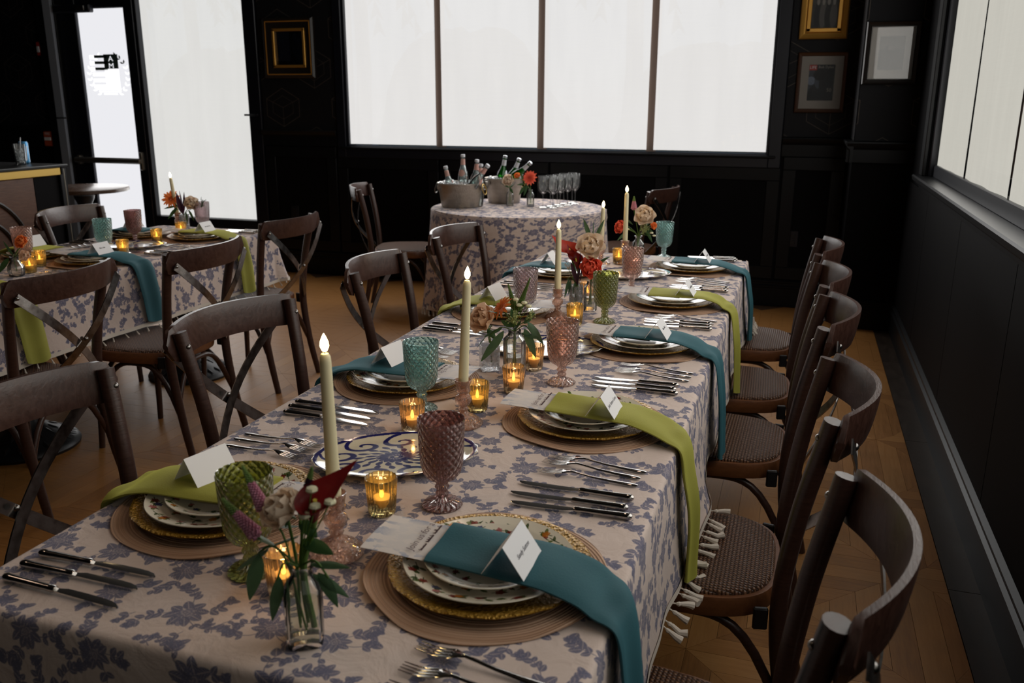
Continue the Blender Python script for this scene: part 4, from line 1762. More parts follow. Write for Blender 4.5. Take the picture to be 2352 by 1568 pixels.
def napkin_mesh(matn, ue, hang, skew, seed, width=.128):
    r = random.Random(seed)
    path = catmull([(-.078, .0385), (-.03, .0395), (.03, .0395), (.085, .0400), (.118, .0385), (.160, .0285), (ue - .022, .0155), (ue + .004, .0085), (ue + .017, -.008), (ue + .026, -.05), (ue + .036 + r.uniform(0, .008), -.14), (ue + .046, -hang)], 5)
    n = len(path)
    nv = 14
    th = .0095
    up_, dn = [], []
    ph = r.uniform(0, 6)
    for i, p in enumerate(path):
        t = i / (n - 1)
        a, c = path[max(0, i - 1)], path[min(n - 1, i + 1)]
        d = (c - a).normalized()
        nrm = Vector((-d.y, d.x))          # outward/up in the (u, z) plane
        hangf = max(0, min(1, (p.x - (ue - .03)) / .05))
        w = width * (1 - .10 * hangf * t + .02 * math.sin(5 * t + ph))
        sk = skew * (t ** 1.2)
        for j in range(nv + 1):
            v = -1 + 2 * j / nv
            e = math.sqrt(max(0, 1 - abs(v) ** 5))
            rip = .0045 * hangf * math.sin(v * 4.2 + ph + 2 * t) - .004 * hangf * v * v
            rip += .0016 * (1 - hangf) * math.sin(v * 3 + 9 * t + ph)
            endw = 0
            tt = th * (.25 + .75 * e) / 2 * (1.25 if i in (0, n - 1) else 1)
            zo = p.y
            if i == n - 1:
                zo += .010 * v * v * 1.2
            base = Vector((p.x + nrm.x * rip, 0, zo + nrm.y * rip))
            y = v * w / 2 + sk
            up_.append((base.x + nrm.x * tt, y, base.z + nrm.y * tt))
            dn.append((base.x - nrm.x * tt, y, base.z - nrm.y * tt))
    b = MB()
    b.add(up_ + dn, [])
    W = nv + 1
    N1 = n * W
    for i in range(n - 1):
        for j in range(nv):
            a = i * W + j
            b.f.append((a, a + W, a + W + 1, a + 1))
            b.f.append((N1 + a, N1 + a + 1, N1 + a + W + 1, N1 + a + W))
            b.mi += [0, 0]
    edge = [i * W for i in range(n)] + [(n - 1) * W + j for j in range(1, W)] + [i * W + nv for i in range(n - 2, -1, -1)] + [j for j in range(nv - 1, 0, -1)]
    for a, c in zip(edge, edge[1:] + edge[:1]):
        b.f.append((a, c, N1 + c, N1 + a))
        b.mi.append(0)
    return b.mesh('napkin', M_[matn], angle=70)


def fork_mesh():
    b = MB()
    # handle
    secs = [(0, .0035, .0012), (-.006, .0062, .0017), (-.02, .0068, .0019), (-.05, .0050, .0018), (-.085, .0034, .0018), (-.115, .0029, .0019), (-.128, .0032, .0018), (-.136, .0065, .0013), (-.146, .0108, .0010), (-.150, .0115, .0009)]
    zc = [.0035, .0037, .0040, .0046, .0062, .0098, .0112, .0108, .0090, .0082]
    vs, fs = [], []
    n = 10
    for (x, w, t), z in zip(secs, zc):
        for j in range(n):
            a = 2 * PI * j / n
            vs.append((x, w * math.cos(a), z + t * math.sin(a)))
    for i in range(len(secs) - 1):
        for j in range(n):
            k = (j + 1) % n
            fs.append((i * n + j, i * n + k, i * n + n + k, i * n + n + j))
    fs += [tuple(range(n)), tuple(range((len(secs) - 1) * n, len(secs) * n))[::-1]]
    b.add(vs, fs)
    handle = b.mesh('handle', M_['steel_dark'], angle=50)
    out = []
    for k in range(4):
        y = -.0088 + k * .00587
        pts = catmull([(-.147, y, .0088), (-.162, y, .0058), (-.180, y, .0042), (-.200, y * .97, .0058)], 3)
        m = MB().tube(pts, [.0022, .0021, .002, .0019, .0018, .0017, .0016, .0014, .0012, .0008], 6, flat=.55)
        out.append(m.mesh('tine', M_['steel'], angle=60))
    return handle, out


FH, FT = fork_mesh()
FORK = Kit(FH)
for m in FT:
    FORK.part('tine', m)


def knife_kit():
    b = MB()
    secs = [(0, .0030, .0030), (-.003, .0060, .0055), (-.008, .0076, .0066), (-.016, .0072, .0062), (-.05, .0062, .0054), (-.088, .0058, .0050), (-.098, .0062, .0054), (-.103, .0052, .0042)]
    vs, fs = [], []
    n = 12
    for (x, w, t) in secs:
        for j in range(n):
            a = 2 * PI * j / n
            vs.append((x, w * math.cos(a), .0068 + t * math.sin(a)))
    for i in range(len(secs) - 1):
        for j in range(n):
            k = (j + 1) % n
            fs.append((i * n + j, i * n + k, i * n + n + k, i * n + n + j))
    fs += [tuple(range(n)), tuple(range((len(secs) - 1) * n, len(secs) * n))[::-1]]
    b.add(vs, fs)
    K = Kit(b.mesh('handle', M_['steel_dark'], angle=50))
    b = MB()
    up_, dn = [], []
    prof = [(-.102, -.0042, .0042), (-.108, -.0055, .0048), (-.118, -.0088, .0052), (-.150, -.0096, .0056), (-.180, -.0094, .0058), (-.200, -.0080, .0058), (-.212, -.0045, .0050), (-.219, .0012, .0036)]
    for x, y0, y1 in prof:
        z = .0062 - .0022 * (abs(x) - .10) / .12
        for (y, t) in ((y0, .0003), ((y0 + y1) / 2, .0009), (y1, .0011)):
            up_.append((x, y, z + t))
            dn.append((x, y, z - t))
    N1 = len(up_)
    b.add(up_ + dn, [])
    for i in range(len(prof) - 1):
        for j in range(2):
            a = i * 3 + j
            b.f += [(a, a + 3, a + 4, a + 1), (N1 + a, N1 + a + 1, N1 + a + 4, N1 + a + 3)]
            b.mi += [0, 0]
        for j in (0, 2):
            a = i * 3 + j
            b.f.append((a, a + 3, N1 + a + 3, N1 + a))
            b.mi.append(0)
    K.part('blade', b.mesh('blade', M_['steel'], angle=20))
    return K


KNIFE = knife_kit()


def card_mesh():
    b = MB()
    h, w, l = .047, .032, .045
    t = .0007
    for s_ in (-1, 1):
        p = [(0, -l, h), (0, l, h), (s_ * w, l, 0), (s_ * w, -l, 0)]
        q_ = [(0, -l, h - t * 1.5), (0, l, h - t * 1.5), (s_ * (w - t), l, 0), (s_ * (w - t), -l, 0)]
        b.add(p + q_, [(0, 1, 2, 3), (4, 7, 6, 5), (0, 3, 7, 4), (1, 5, 6, 2), (2, 6, 7, 3)])
    return b.mesh('place_card', M_['white_card'], smooth=False)


CARD = card_mesh()


def scribble(seed, length, hgt, mat):
    """small illegible handwriting"""
    r = random.Random(seed)
    b = MB()
    x = 0
    while x < length:
        wl = r.uniform(.25, .45) * length
        pts = []
        n = int(wl / (hgt * .55)) + 2
        for i in range(n * 2):
            tall = 2.1 if i < 2 or r.random() < .15 else 1
            pts.append((x + wl * i / (n * 2), (hgt * tall if i % 2 else 0) * r.uniform(.7, 1), 0))
        pts = catmull(pts, 3)
        b.tube(pts, hgt * .10, 4)
        x += wl + hgt * 1.2
    return b.mesh('handwriting', mat)


def menu_mesh():
    b = MB()
    def fn(u, v):
        x = -.185 + .215 * u
        return (x, -.058 + .116 * v, .0365 + .0022 * math.sin(3 * u + 1) + .006 * (1 - u) ** 2 + .002 * math.sin(4 * v) * (1 - u))
    b.grid(fn, 12, 8)
    vs = list(b.v)
    b.add([(x, y, z - .0006) for x, y, z in vs], [f[::-1] for f in b.f[:]], 0, list(b.uv))
    return b.mesh('menu_sheet', M_['menu'], angle=60)


MENU = menu_mesh()
TXT_JOIN = text_mesh('Join us for a', .0185, M_['ink_brown'], .28, 'CENTER')


def sub(o, nm, me, loc, rot):
    return link(nm, me, o, loc, rot)


def setting(cx, cy, side, color, edge, where, seed, hang=.285, skew=-.06, name_text=None, nforks=3, nknives=3, knives=True, forks=True, menu=True, cardrot=0.0, dress=True):
    """one place setting. side +1: the guest sits at +x"""
    r = random.Random(seed)
    th = 0 if side > 0 else PI
    ca, sa = math.cos(th), math.sin(th)
    ue = (edge - cx) * side

    def W(u, v, z=0):
        return (cx + u * ca - v * sa, cy + u * sa + v * ca, TZ + z)
    G = 'place settings of the two long tables'
    tag(link('placemat', MATS[seed % 4], None, W(0, 0, .0004), (0, 0, r.uniform(0, 6))), 'round woven straw placemat at the %s' % where, 'placemat', 'straw placemats')
    tag(link('charger_plate', CHARGER, None, W(r.uniform(-.004, .004), r.uniform(-.004, .004), .0004), (0, 0, r.uniform(0, 6))), 'amber hammered glass charger plate at the %s' % where, 'plate', 'amber charger plates')
    tag(link('dinner_plate', DINNER, None, W(.002, .002, .0006), (0, 0, r.uniform(0, 6))), 'ivory dinner plate with floral rim at the %s' % where, 'plate', 'floral dinner plates')
    tag(link('salad_plate', SALAD, None, W(.002, .0, .0008), (0, 0, r.uniform(0, 6))), 'small floral plate topmost of the stack at the %s' % where, 'plate', 'small floral plates')
    nm = napkin_mesh('teal' if color == 'teal' else 'olive', ue, hang, skew, seed)
    tag(link('napkin', nm, None, W(0, 0, .0008), (0, 0, th)), '%s napkin draped over the edge at the %s' % ('teal' if color == 'teal' else 'olive green', where), 'napkin', 'folded napkins')
    if menu:
        o = tag(link('menu_card', MENU, None, W(0, 0, -.0012), (0, 0, th + r.uniform(-.03, .03))), 'printed menu sheet tucked under the napkin at the %s' % where, 'menu', 'menu sheets')
        sub(o, 'lettering', TXT_JOIN, (-.110, 0, .0452), (0, 0, PI / 2))
        sub(o, 'handwriting', scribble(seed + 50, .075, .0036, M_['ink_brown']), (-.092, -.038, .0442), (0, 0, PI / 2))
    z = .0455
    o = tag(link('place_card', CARD, None, W(.050, -.018 + skew * .25, z + .0006), (0, 0, th + cardrot)), 'white tented name card on the napkin at the %s' % where, 'card', 'tented name cards')
    ang = math.atan2(.032, .047)
    # writing on the guest's side of the tent
    rotm = Matrix.Rotation(0, 3, 'X')
    xax = Vector((0, 1, 0))
    yax = Vector((-.032, 0, .047)).normalized()
    zax = xax.cross(yax)
    Rm = Matrix((xax, yax, zax)).transposed()
    e = Rm.to_euler()
    pos = Vector((.0165, 0, .0228)) + zax * .0005
    if name_text:
        sub(o, 'lettering', text_mesh(name_text, .0098, M_['ink'], .35, 'CENTER'), pos, e)
    else:
        L = .036
        sub(o, 'handwriting', scribble(seed + 90, L, .0032, M_['ink']), pos - xax * L * .55, e)
    words = ('innermost', 'middle', 'outermost')
    if forks:
        for k in range(nforks):
            v = -.240 - .033 * k + r.uniform(-.004, .004)
            FORK.place('fork', '%s of the three forks at the %s' % (words[k], where), 'fork', W(.178 - .003 * k + r.uniform(-.004, .004), v, .0004), (0, 0, th - .10 + r.uniform(-.05, .05)), 'forks of the place settings')
    if knives:
        for k in range(nknives):
            v = .244 + .034 * k + r.uniform(-.004, .004)
            KNIFE.place('knife', '%s of the three knives at the %s' % (words[k], where), 'knife', W(.172 - .002 * k + r.uniform(-.006, .006), v, .0004), (0, 0, th + r.uniform(-.05, .03)), 'knives of the place settings')


RW = ["long table's %s right-hand place" % w for w in ('nearest', 'second', 'third', 'fourth', 'farthest')]
LW = ["long table's %s left-hand place" % w for w in ('nearest', 'second', 'third', 'farthest')]
setting(-.403, 1.120, 1, 'teal', -.195, RW[0], 1, .30, -.065, 'Sandy Sutton')
setting(-.414, 1.805, 1, 'olive', -.195, RW[1], 2, .285, -.095, 'Judy Sutton Grant')
setting(-.402, 2.475, 1, 'teal', -.195, RW[2], 3, .285, -.075)
setting(-.400, 3.075, 1, 'olive', -.195, RW[3], 4, .29, -.05)
setting(-.415, 3.755, 1, 'teal', -.195, RW[4], 5, .28, -.04)
setting(-.918, 1.185, -1, 'olive', -1.13, LW[0], 6, .27, .0, cardrot=-.25)
setting(-.918, 1.945, -1, 'teal', -1.13, LW[1], 7, .27, .02, cardrot=-.15)
setting(-.918, 2.745, -1, 'olive', -1.13, LW[2], 8, .27, .02, cardrot=-.15)
setting(-.918, 3.46, -1, 'teal', -1.13, LW[3], 9, .27, .02, forks=True)
TW = ["left table's right-end place", "left table's middle near-side place", "left table's nearest place", "left table's far place before the door", "left table's far place behind flowers"]
setting(-2.950, 3.78, 1, 'olive', -2.735, TW[0], 12, .275, .04)
setting(-2.950, 3.05, 1, 'teal', -2.735, TW[1], 13, .26, .06)
setting(-2.950, 2.38, 1, 'olive', -2.735, TW[2], 14, .27, .08, forks=False, knives=False)
setting(-3.290, 3.74, -1, 'teal', -3.50, TW[3], 15, .22, .0, knives=True, forks=False)
setting(-3.290, 3.09, -1, 'olive', -3.50, TW[4], 16, .22, .0, forks=True, knives=False)

# goblets -----------------------------------------------------------------
GOB = MB().lathe([(0, 0.0012), (.034, .0005), (.0358, .003), (.031, .0080), (.016, .0135), (.0095, .019), (.0122, .0245), (.0092, .030), (.0132, .0365), (.0098, .0430), (.0150, .049), (.0265, .0555), (.0338, .0660), (.0372, .080),
                  (.0392, .105), (.0408, .135), (.0418, .1625), (.0414, .1650), (.0402, .1645), (.0392, .135), (.0374, .105), (.0350, .082), (.0300, .069), (.018, .062), (0, .0605)], 40,
                 rmod=lambda a, z, i: 1 + (.012 * math.sin(8 * a) * math.sin(z * 260) if .055 < z < .15 and i < 16 else 0) + (.03 * abs(math.sin(10 * a)) if 1 <= i <= 3 else 0))


def goblet(matn, x, y, label, z=0.0, sc_=1.0):
    me = GOB.mesh('goblet', M_[matn], angle=60)
    o = tag(link('goblet', me, None, (x, y, TZ + .0006 + z), (0, 0, RND.uniform(0, 6))), label, 'goblet', 'coloured pressed-glass goblets')
    o.scale = (sc_, sc_, sc_)
    return o


goblet('g_purple', -.558, 1.313, 'plum pressed-glass goblet standing beside the blue and white platter')
goblet('g_pink', -.538, 2.058, 'blush pink goblet standing behind the second right-hand menu')
goblet('g_olive', -.747, 1.010, 'olive green goblet nearest the camera, behind the pink veronica flowers')
goblet('g_aqua', -.796, 1.763, 'aqua goblet beside the second left-hand plates')
goblet('g_olive', -.571, 2.723, 'olive green goblet beside the coral flower')
goblet('g_lilac', -.835, 2.700, 'pale lilac goblet behind the orange gerbera')
goblet('g_pink', -.579, 3.239, 'pink goblet on the middle line near the far end, by the small platter')
goblet('g_aqua', -.575, 4.02, 'aqua goblet at the far end of the long table')
goblet('g_aqua', -3.060, 3.245, 'aqua goblet on the left table behind the teal napkin card')
goblet('g_purple', -3.165, 3.565, 'plum goblet on the left table against the bright door')
goblet('g_lilac', -3.075, 3.985, 'pale pink goblet on the left table against the tall window')
goblet('g_pink', -3.180, 2.905, 'pink goblet behind the orange flower on the left table')

# votives -------------------------------------------------------------------
VOT = MB().lathe([(0, .0008), (.0215, .0005), (.0232, .003), (.0245, .020), (.0262, .045), (.0278, .066), (.0276, .068), (.0262, .0675), (.0248, .045), (.0228, .012), (.020, .008), (0, .0075)], 80,
                 rmod=lambda a, z, i: 1 + (.034 * math.cos(20 * a) if 1 < i < 7 else 0))
LEDC = MB().lathe([(0, .0085), (.0185, .0085), (.0188, .028), (.0170, .0305), (.006, .0300), (0, .0295)], 28).mesh('candle', M_['led_wax'])
LEDF = MB().lathe([(0, .0292), (.0030, .031), (.0040, .0365), (.0028, .044), (.0009, .050), (0, .052)], 12).mesh('flame', M_['led'])


def votive(x, y, label, kind='g_amber'):
    o = tag(link('votive_holder', VOT.mesh('votive_holder', M_[kind], angle=70), None, (x, y, TZ + .0006)), label, 'votive', 'ribbed glass votives')
    link('candle', LEDC, o)
    link('flame', LEDF, o)
    d = bpy.data.lights.new('votive_glow', 'POINT')
    d.energy = .055
    d.color = (1, .62, .24)
    d.shadow_soft_size = .004
    lo = bpy.data.objects.new('votive_glow', d)
    lo.location = (x, y, TZ + .0595)
    col.objects.link(lo)


votive(-.646, 1.251, 'amber ribbed votive in front of the plum goblet')
votive(-.759, 1.628, 'amber votive half hidden behind the plum goblet', 'g_peach')
votive(-.672, 1.800, 'deep amber votive beside the second taper candle')
votive(-.632, 1.950, 'peach votive in front of the ribbed bottle vase', 'g_peach')
votive(-.640, 2.150, 'peach votive to the right of the ribbed bottle vase', 'g_peach')
votive(-.656, 2.663, 'amber votive beside the third taper candle')
votive(-.742, 3.80, 'amber votive near the far end behind the pink goblet')
votive(-.667, .975, 'peach votive glowing behind the nearest bottle of flowers', 'g_peach')
votive(-.700, 3.02, 'peach votive behind the coral flower vase', 'g_peach')
votive(-3.018, 2.775, 'votive beside the small vase on the left table')
votive(-3.100, 2.905, 'votive by the far-side plates of the left table')
votive(-3.075, 3.615, 'votive in front of the crystal vase on the left table')
votive(-3.125, 3.865, 'votive behind another one by the crystal vase on the left table')
votive(-2.985, 3.275, 'votive mostly hidden behind the left table name card')

# tapers ----------------------------------------------------------------------
HOLD = MB().lathe([(0, .0006), (.040, .0004), (.0425, .004), (.039, .010), (.026, .020), (.013, .028), (.0095, .034), (.0125, .039), (.0095, .044), (.0165, .052), (.0190, .060), (.0165, .068), (.0105, .073), (.0165, .078), (.0175, .082),
                   (.0150, .086), (.0165, .094), (.0188, .105), (.0172, .1055), (.0130, .094), (.0122, .084), (0, .083)], 36,
                  rmod=lambda a, z, i: 1 + (.05 * abs(math.sin(9 * a)) if z < .022 and i > 0 else 0) + (.03 * math.sin(14 * a) if .05 < z < .07 else 0))
HOLDM = HOLD.mesh('candle_holder', M_['g_holder'], angle=50)


def taper(x, y, top, label, lean=(0, 0), lit=True, colr='wax'):
    o = thing('taper_candle', label, 'candle', (x, y, TZ + .0006), group='ivory taper candles')
    link('holder', HOLDM, o)
    h = [c for c in o.children if c.name.startswith('holder')][0]
    h['label'] = 'blush crystal candlestick'
    H = top - TZ
    b = MB().lathe([(0, 0), (.0112, 0), (.0112, .01), (.0088, H - .10), (.0080, H - .09), (.0055, H - .0855), (0, H - .0850)], 20)
    c = link('taper', b.mesh('taper', M_['wax'], angle=50), o, (0, 0, .0865), (lean[1], lean[0], 0))
    fl = MB().lathe([(0, 0), (.0035, .002), (.0066, .009), (.0058, .016), (.0028, .0235), (0, .029)], 14).mesh('flame', M_['flame'])
    link('flame', fl, c, (0, 0, H - .083))
    link('wick', MB().tube([(0, 0, H - .086), (0, 0, H - .080)], .0012, 5).mesh('wick', M_['ink']), c)
    d = bpy.data.lights.new('taper_glow', 'POINT')
    d.energy = .15
    d.color = (1, .66, .27)
    d.shadow_soft_size = .006
    lo = bpy.data.objects.new('taper_glow', d)
    bpy.context.view_layer.update()
    lo.location = c.matrix_world @ Vector((0, 0, H - .083 + .040))
    col.objects.link(lo)


taper(-.650, 1.100, 1.085, 'nearest lit ivory taper in a pink crystal holder', (-.012, 0))
taper(-.668, 1.700, 1.082, 'lit ivory taper between the aqua goblet and amber votive', (.05, 0))
taper(-.729, 2.715, 1.052, 'lit ivory taper in front of the dark red calla', (.0, 0))
taper(-.716, 3.80, 1.068, 'tallest looking lit taper before the far flowers', (.0, 0))
taper(-.815, 3.76, 1.003, 'lit taper standing left of the far flowers', (.03, 0))
taper(-3.215, 3.96, 1.045, 'leaning lit taper on the left table against the tall window', (-.11, 0))


# platters ----------------------------------------------------------------------
def platter(x, y, ang, label):
    a, b_ = .165, .112
    n = 96
    prof = [(0, .0080), (.4, .0080), (.72, .0080), (.80, .0084), (.90, .0120), (.985, .0180), (1.0, .0172), (.985, .0150), (.88, .0085), (.70, .0035), (.5, .0006), (0, .0006)]
    m = MB()
    vs, fs = [], []
    for f, z in prof:
        for j in range(n):
            t = 2 * PI * j / n
            s_ = 1 + (.012 * math.cos(22 * t) if f > .9 else 0)
            vs.append((a * f * s_ * math.cos(t), b_ * f * s_ * math.sin(t), z))
    for i in range(len(prof) - 1):
        for j in range(n):
            k = (j + 1) % n
            fs.append((i * n + j, i * n + k, i * n + n + k, i * n + n + j))
    m.add(vs, fs)
    tag(link('platter', m.mesh('platter', M_['platter'], angle=50), None, (x, y, TZ + .0008), (0, 0, ang)), label, 'platter', 'blue and white painted platters')


platter(-.722, 1.468, .55, 'blue and white oval platter behind the plum goblet')
platter(-.655, 2.335, .35, 'blue and white platter behind the blush pink goblet')
platter(-.63, 3.520, .5, 'blue and white platter under the far pink goblet')
platter(-3.08, 3.435, .5, 'blue and white platter in the middle of the left table')

# ================================================================== FLOWERS
def frame_from(axis):
    a = Vector(axis).normalized()
    x = a.orthogonal().normalized()
    return x, a.cross(x), a


def leaf_into(m, p0, p1, width, sag=.0, twist=0.0, side=None, fold=.25):
    p0, p1 = Vector(p0), Vector(p1)
    mid = (p0 + p1) / 2 + Vector((0, 0, -sag))
    pts = bez(p0, mid, p1, 8)
    d = (p1 - p0).normalized()
    s_ = Vector(side) if side else d.cross(Vector((0, 0, 1)))
    if s_.length < .05:
        s_ = d.orthogonal()
    s_ = s_.normalized()
    s_ = Matrix.Rotation(twist, 3, d) @ s_
    nn = d.cross(s_)
    vs = []
    for i, p in enumerate(pts):
        t = i / 8
        w = width / 2 * (math.sin(PI * (t ** .8) * .97 + .03)) ** .9 if 0 < i < 8 else .0006
        for v in (-1, -.5, 0, .5, 1):
            vs.append(p + s_ * w * v + nn * w * fold * abs(v))
    fs = []
    for i in range(8):
        for j in range(4):
            a = i * 5 + j
            fs.append((a, a + 5, a + 6, a + 1))
    m.add(vs, fs)


def leaf_obj(p0, p1, width, mat, parent, sag=0.0, twist=0.0, side=None, org=(0, 0, 0)):
    m = MB()
    o = Vector(org)
    leaf_into(m, Vector(p0) - o, Vector(p1) - o, width, sag, twist, side)
    return link('leaf', m.mesh('leaf', M_[mat], angle=80), parent)


def stem_obj(pts, r, parent, mat='stem', org=(0, 0, 0)):
    o = Vector(org)
    P = catmull([Vector(p) - o for p in pts], 5)
    return link('stem', MB().tube(P, r, 7).mesh('stem', M_[mat]), parent)


def petal(parent, c, out, upv, L, W, cup, curl, mat, n=5):
    """one petal: starts at c, grows along out, opens from upv"""
    out, upv = Vector(out).normalized(), Vector(upv).normalized()
    sd = out.cross(upv).normalized()

    def fn(u, v):
        t = u
        w = W * (math.sin(PI * min(.93, .10 + .70 * t))) * (v - .5)
        k = (2 * (v - .5)) ** 2
        p = Vector(c) + out * (L * t * math.cos(curl * t)) + upv * (L * (t * math.sin(curl * t) * 1.0)) + sd * w + upv * (cup * W * k * t) - out * (.12 * L * k * t)
        p += upv * .04 * W * math.sin(6 * v + 3 * t)
        return p
    m = MB().grid(fn, n, n)
    return link('petal', m.mesh('petal', M_[mat], angle=80), parent)


def rose(pos, r, axis, mat, label, stem_to, seed=0, layers=4, group='cut flowers in the vases'):
    rnd = random.Random(seed)
    t = thing('rose' if mat != 'coral' else 'ranunculus', label, 'flower', pos, group=group)
    x, y, a = frame_from(axis)
    m = MB()
    # tight heart: a spiral scroll
    def heart(u, v):
        th = u * 4.6 * PI
        rr = r * (.06 + .30 * u) * (.55 + .5 * v)
        return (x * math.cos(th) + y * math.sin(th)) * rr + a * (r * (-.25 + .78 * v - .15 * u))
    m.grid(heart, 56, 4)
    link('heart', m.mesh('heart', M_[mat], angle=80), t)
    for ly in range(layers):
        n = (4, 5, 6, 7, 7)[ly]
        f = ly / max(1, layers - 1)
        for i in range(n):
            th = 2 * PI * (i + .5 * ly) / n + rnd.uniform(-.2, .2)
            o = x * math.cos(th) + y * math.sin(th)
            L = r * (.92 + .18 * f) * rnd.uniform(.92, 1.08)
            open_ = .62 + .52 * f
            d = (o * math.sin(open_) + a * math.cos(open_))
            upv = (o * math.cos(open_) * -1 + a * math.sin(open_))
            c = o * r * (.10 + .16 * f) - a * r * (.45)
            petal(t, c, d, upv, L * 1.05, r * (1.05 + .30 * f), .30, 1.15 - 1.0 * f, mat)
    sm = MB()
    for i in range(5):
        th = 2 * PI * i / 5
        o = x * math.cos(th) + y * math.sin(th)
        leaf_into(sm, -a * r * .5, -a * r * .55 + o * r * .6 - a * r * .1, r * .28, -.1 * r)
    link('sepals', sm.mesh('sepals', M_['leaf_dark'], angle=80), t)
    P = [Vector(pos) - a * r * .42] + [Vector(p) for p in stem_to]
    stem_obj(P, .0021, t, 'stem', pos)
    return t


def gerbera(pos, r, axis, mat, label, stem_to, n=22, droop=.15, seed=0):
    rnd = random.Random(seed)
    t = thing('gerbera', label, 'flower', pos, group='cut flowers in the vases')
    x, y, a = frame_from(axis)
    for k in range(n):
        ring = k % 2
        th = 2 * PI * k / n + rnd.uniform(-.06, .06)
        o = x * math.cos(th) + y * math.sin(th)
        L = r * (1.0 if ring == 0 else .86) * rnd.uniform(.93, 1.05)
        petal(t, o * r * .14 + a * (.002 * ring), (o + a * (.22 + .18 * ring)), (a - o * .2), L * .9, r * .26, .25, -droop * 2, mat, 4)
    m = MB()
    for k in range(40):
        rr = r * .26 * math.sqrt((k + .5) / 40)
        th = k * 2.4
        p = (x * math.cos(th) + y * math.sin(th)) * rr + a * r * (.10 - .04 * (k / 40))
        m.tube([p - a * r * .08, p + a * r * .06], [r * .045, r * .02], 5)
    link('centre', m.mesh('centre', M_['coral'] if mat == 'coral' else M_['orange']), t)
    stem_obj([Vector(pos)] + [Vector(p) for p in stem_to], .0022, t, 'stem', pos)
    return t


def calla(base, mouth, tip, wid, mat, label, stem_to, face=(0, -1, .3)):
    """base: foot of the funnel, mouth: middle of its opening, tip: end of the pointed lip"""
    base, mouth, tip = Vector(base), Vector(mouth), Vector(tip)
    t = thing('calla_lily', label, 'flower', base, group='cut flowers in the vases')
    ax = mouth - base
    L = ax.length
    a = ax.normalized()
    td = tip - mouth
    lip = (td - a * td.dot(a))
    lip = lip.normalized() if lip.length > .003 else Vector(face)
    f = Vector(face)
    f = (f - a * f.dot(a)).normalized()
    bk = (lip * .8 - f * .6).normalized()          # the side that carries the tip
    s_ = a.cross(bk)

    def fn(u, v):
        th = 2 * PI * 1.1 * (u - .5)                # 0 = the tip side
        wob = max(0, math.cos(th / 1.1 / 2)) ** 2
        rad = wid / 2 * (.15 + .30 * v + .55 * v ** 3)
        p = a * (L * v * (.72 + .36 * wob)) + bk * rad * math.cos(th) + s_ * rad * math.sin(th)
        k = max(0, (v - .62) / .38) ** 2.4
        w8 = max(0, math.cos(th / 2)) ** 16
        p += td * k * w8 - s_ * rad * math.sin(th) * .75 * k * w8
        out = bk * math.cos(th) + s_ * math.sin(th)
        p += (out - a * .6) * wid * .13 * k * (1 - w8)
        return p
    for nm, v0, v1, mt in (('throat', 0, .34, 'spike_green'), ('spathe', .34, 1, mat)):
        m = MB().grid(lambda u, v: fn(u, v0 + (v1 - v0) * v), 36, 12)
        link(nm, m.mesh(nm, M_[mt], angle=80), t)
    link('spadix', MB().tube([a * L * .25, a * L * .8], [.0035, .0028], 8).mesh('spadix', M_['yellow']), t)
    stem_obj([base + a * L * .06] + [Vector(p) for p in stem_to], .0042, t, 'stem', base)
    return t


def spike(p0, p1, r, mat, label, stem_to, tipmat='spike_green', seed=0, name='veronica'):
    rnd = random.Random(seed)
    p0, p1 = Vector(p0), Vector(p1)
    t = thing(name, label, 'flower', p0, group='cut flowers in the vases')
    d = p1 - p0
    L = d.length
    x, y, a = frame_from(d)
    m1, m2 = MB(), MB()
    n = int(L / r * 26)
    for k in range(n):
        u = k / n
        rr = r * (1 - .8 * u) * (1 if u > .06 else .7)
        th = k * 2.4
        o = x * math.cos(th) + y * math.sin(th)
        c = a * L * u + o * rr * .75
        tgt = m1 if u < .62 else m2
        s_ = rr * .40
        tgt.tube([c - o * s_, c + (o + a * .5) * s_ * 1.3], [s_ * .9, s_ * .45], 4)
    link('florets', m1.mesh('florets', M_[mat]), t)
    link('buds', m2.mesh('buds', M_[tipmat]), t)
    stem_obj([p1 - d * .04, p0] + [Vector(p) for p in stem_to], .0015, t, 'stem', p0)
    return t


def buttons(points, r, label, stem_to, mat='button'):
    t = thing('chamomile_sprig', label, 'flower', points[0], group='cut flowers in the vases')
    o0 = Vector(points[0])
    for p in points:
        p = Vector(p)
        c = p - o0
        m = MB().lathe([(0, -r * .5), (r * .7, -r * .35), (r, 0), (r * .8, r * .42), (r * .35, r * .55), (0, r * .5)], 14, M=Matrix.Translation(c), rmod=lambda a, z, i: 1 + .08 * math.cos(8 * a))
        link('bloom', m.mesh('bloom', M_[mat]), t)
        stem_obj([p] + [Vector(q_) for q_ in stem_to], .0009, t, 'stem', points[0])
    return t


def sprig_leaves(stem_pts, leaves, mat, label, name='eucalyptus_sprig'):
    """leaves: (p0, p1, width[, twist])"""
    t = thing(name, label, 'leaf', stem_pts[0], group='leafy sprigs in the vases')
    stem_obj(stem_pts, .0014, t, 'stem', stem_pts[0])
    for lf_ in leaves:
        leaf_obj(lf_[0], lf_[1], lf_[2], mat, t, sag=-.004, twist=lf_[3] if len(lf_) > 3 else 0, org=stem_pts[0])
    return t


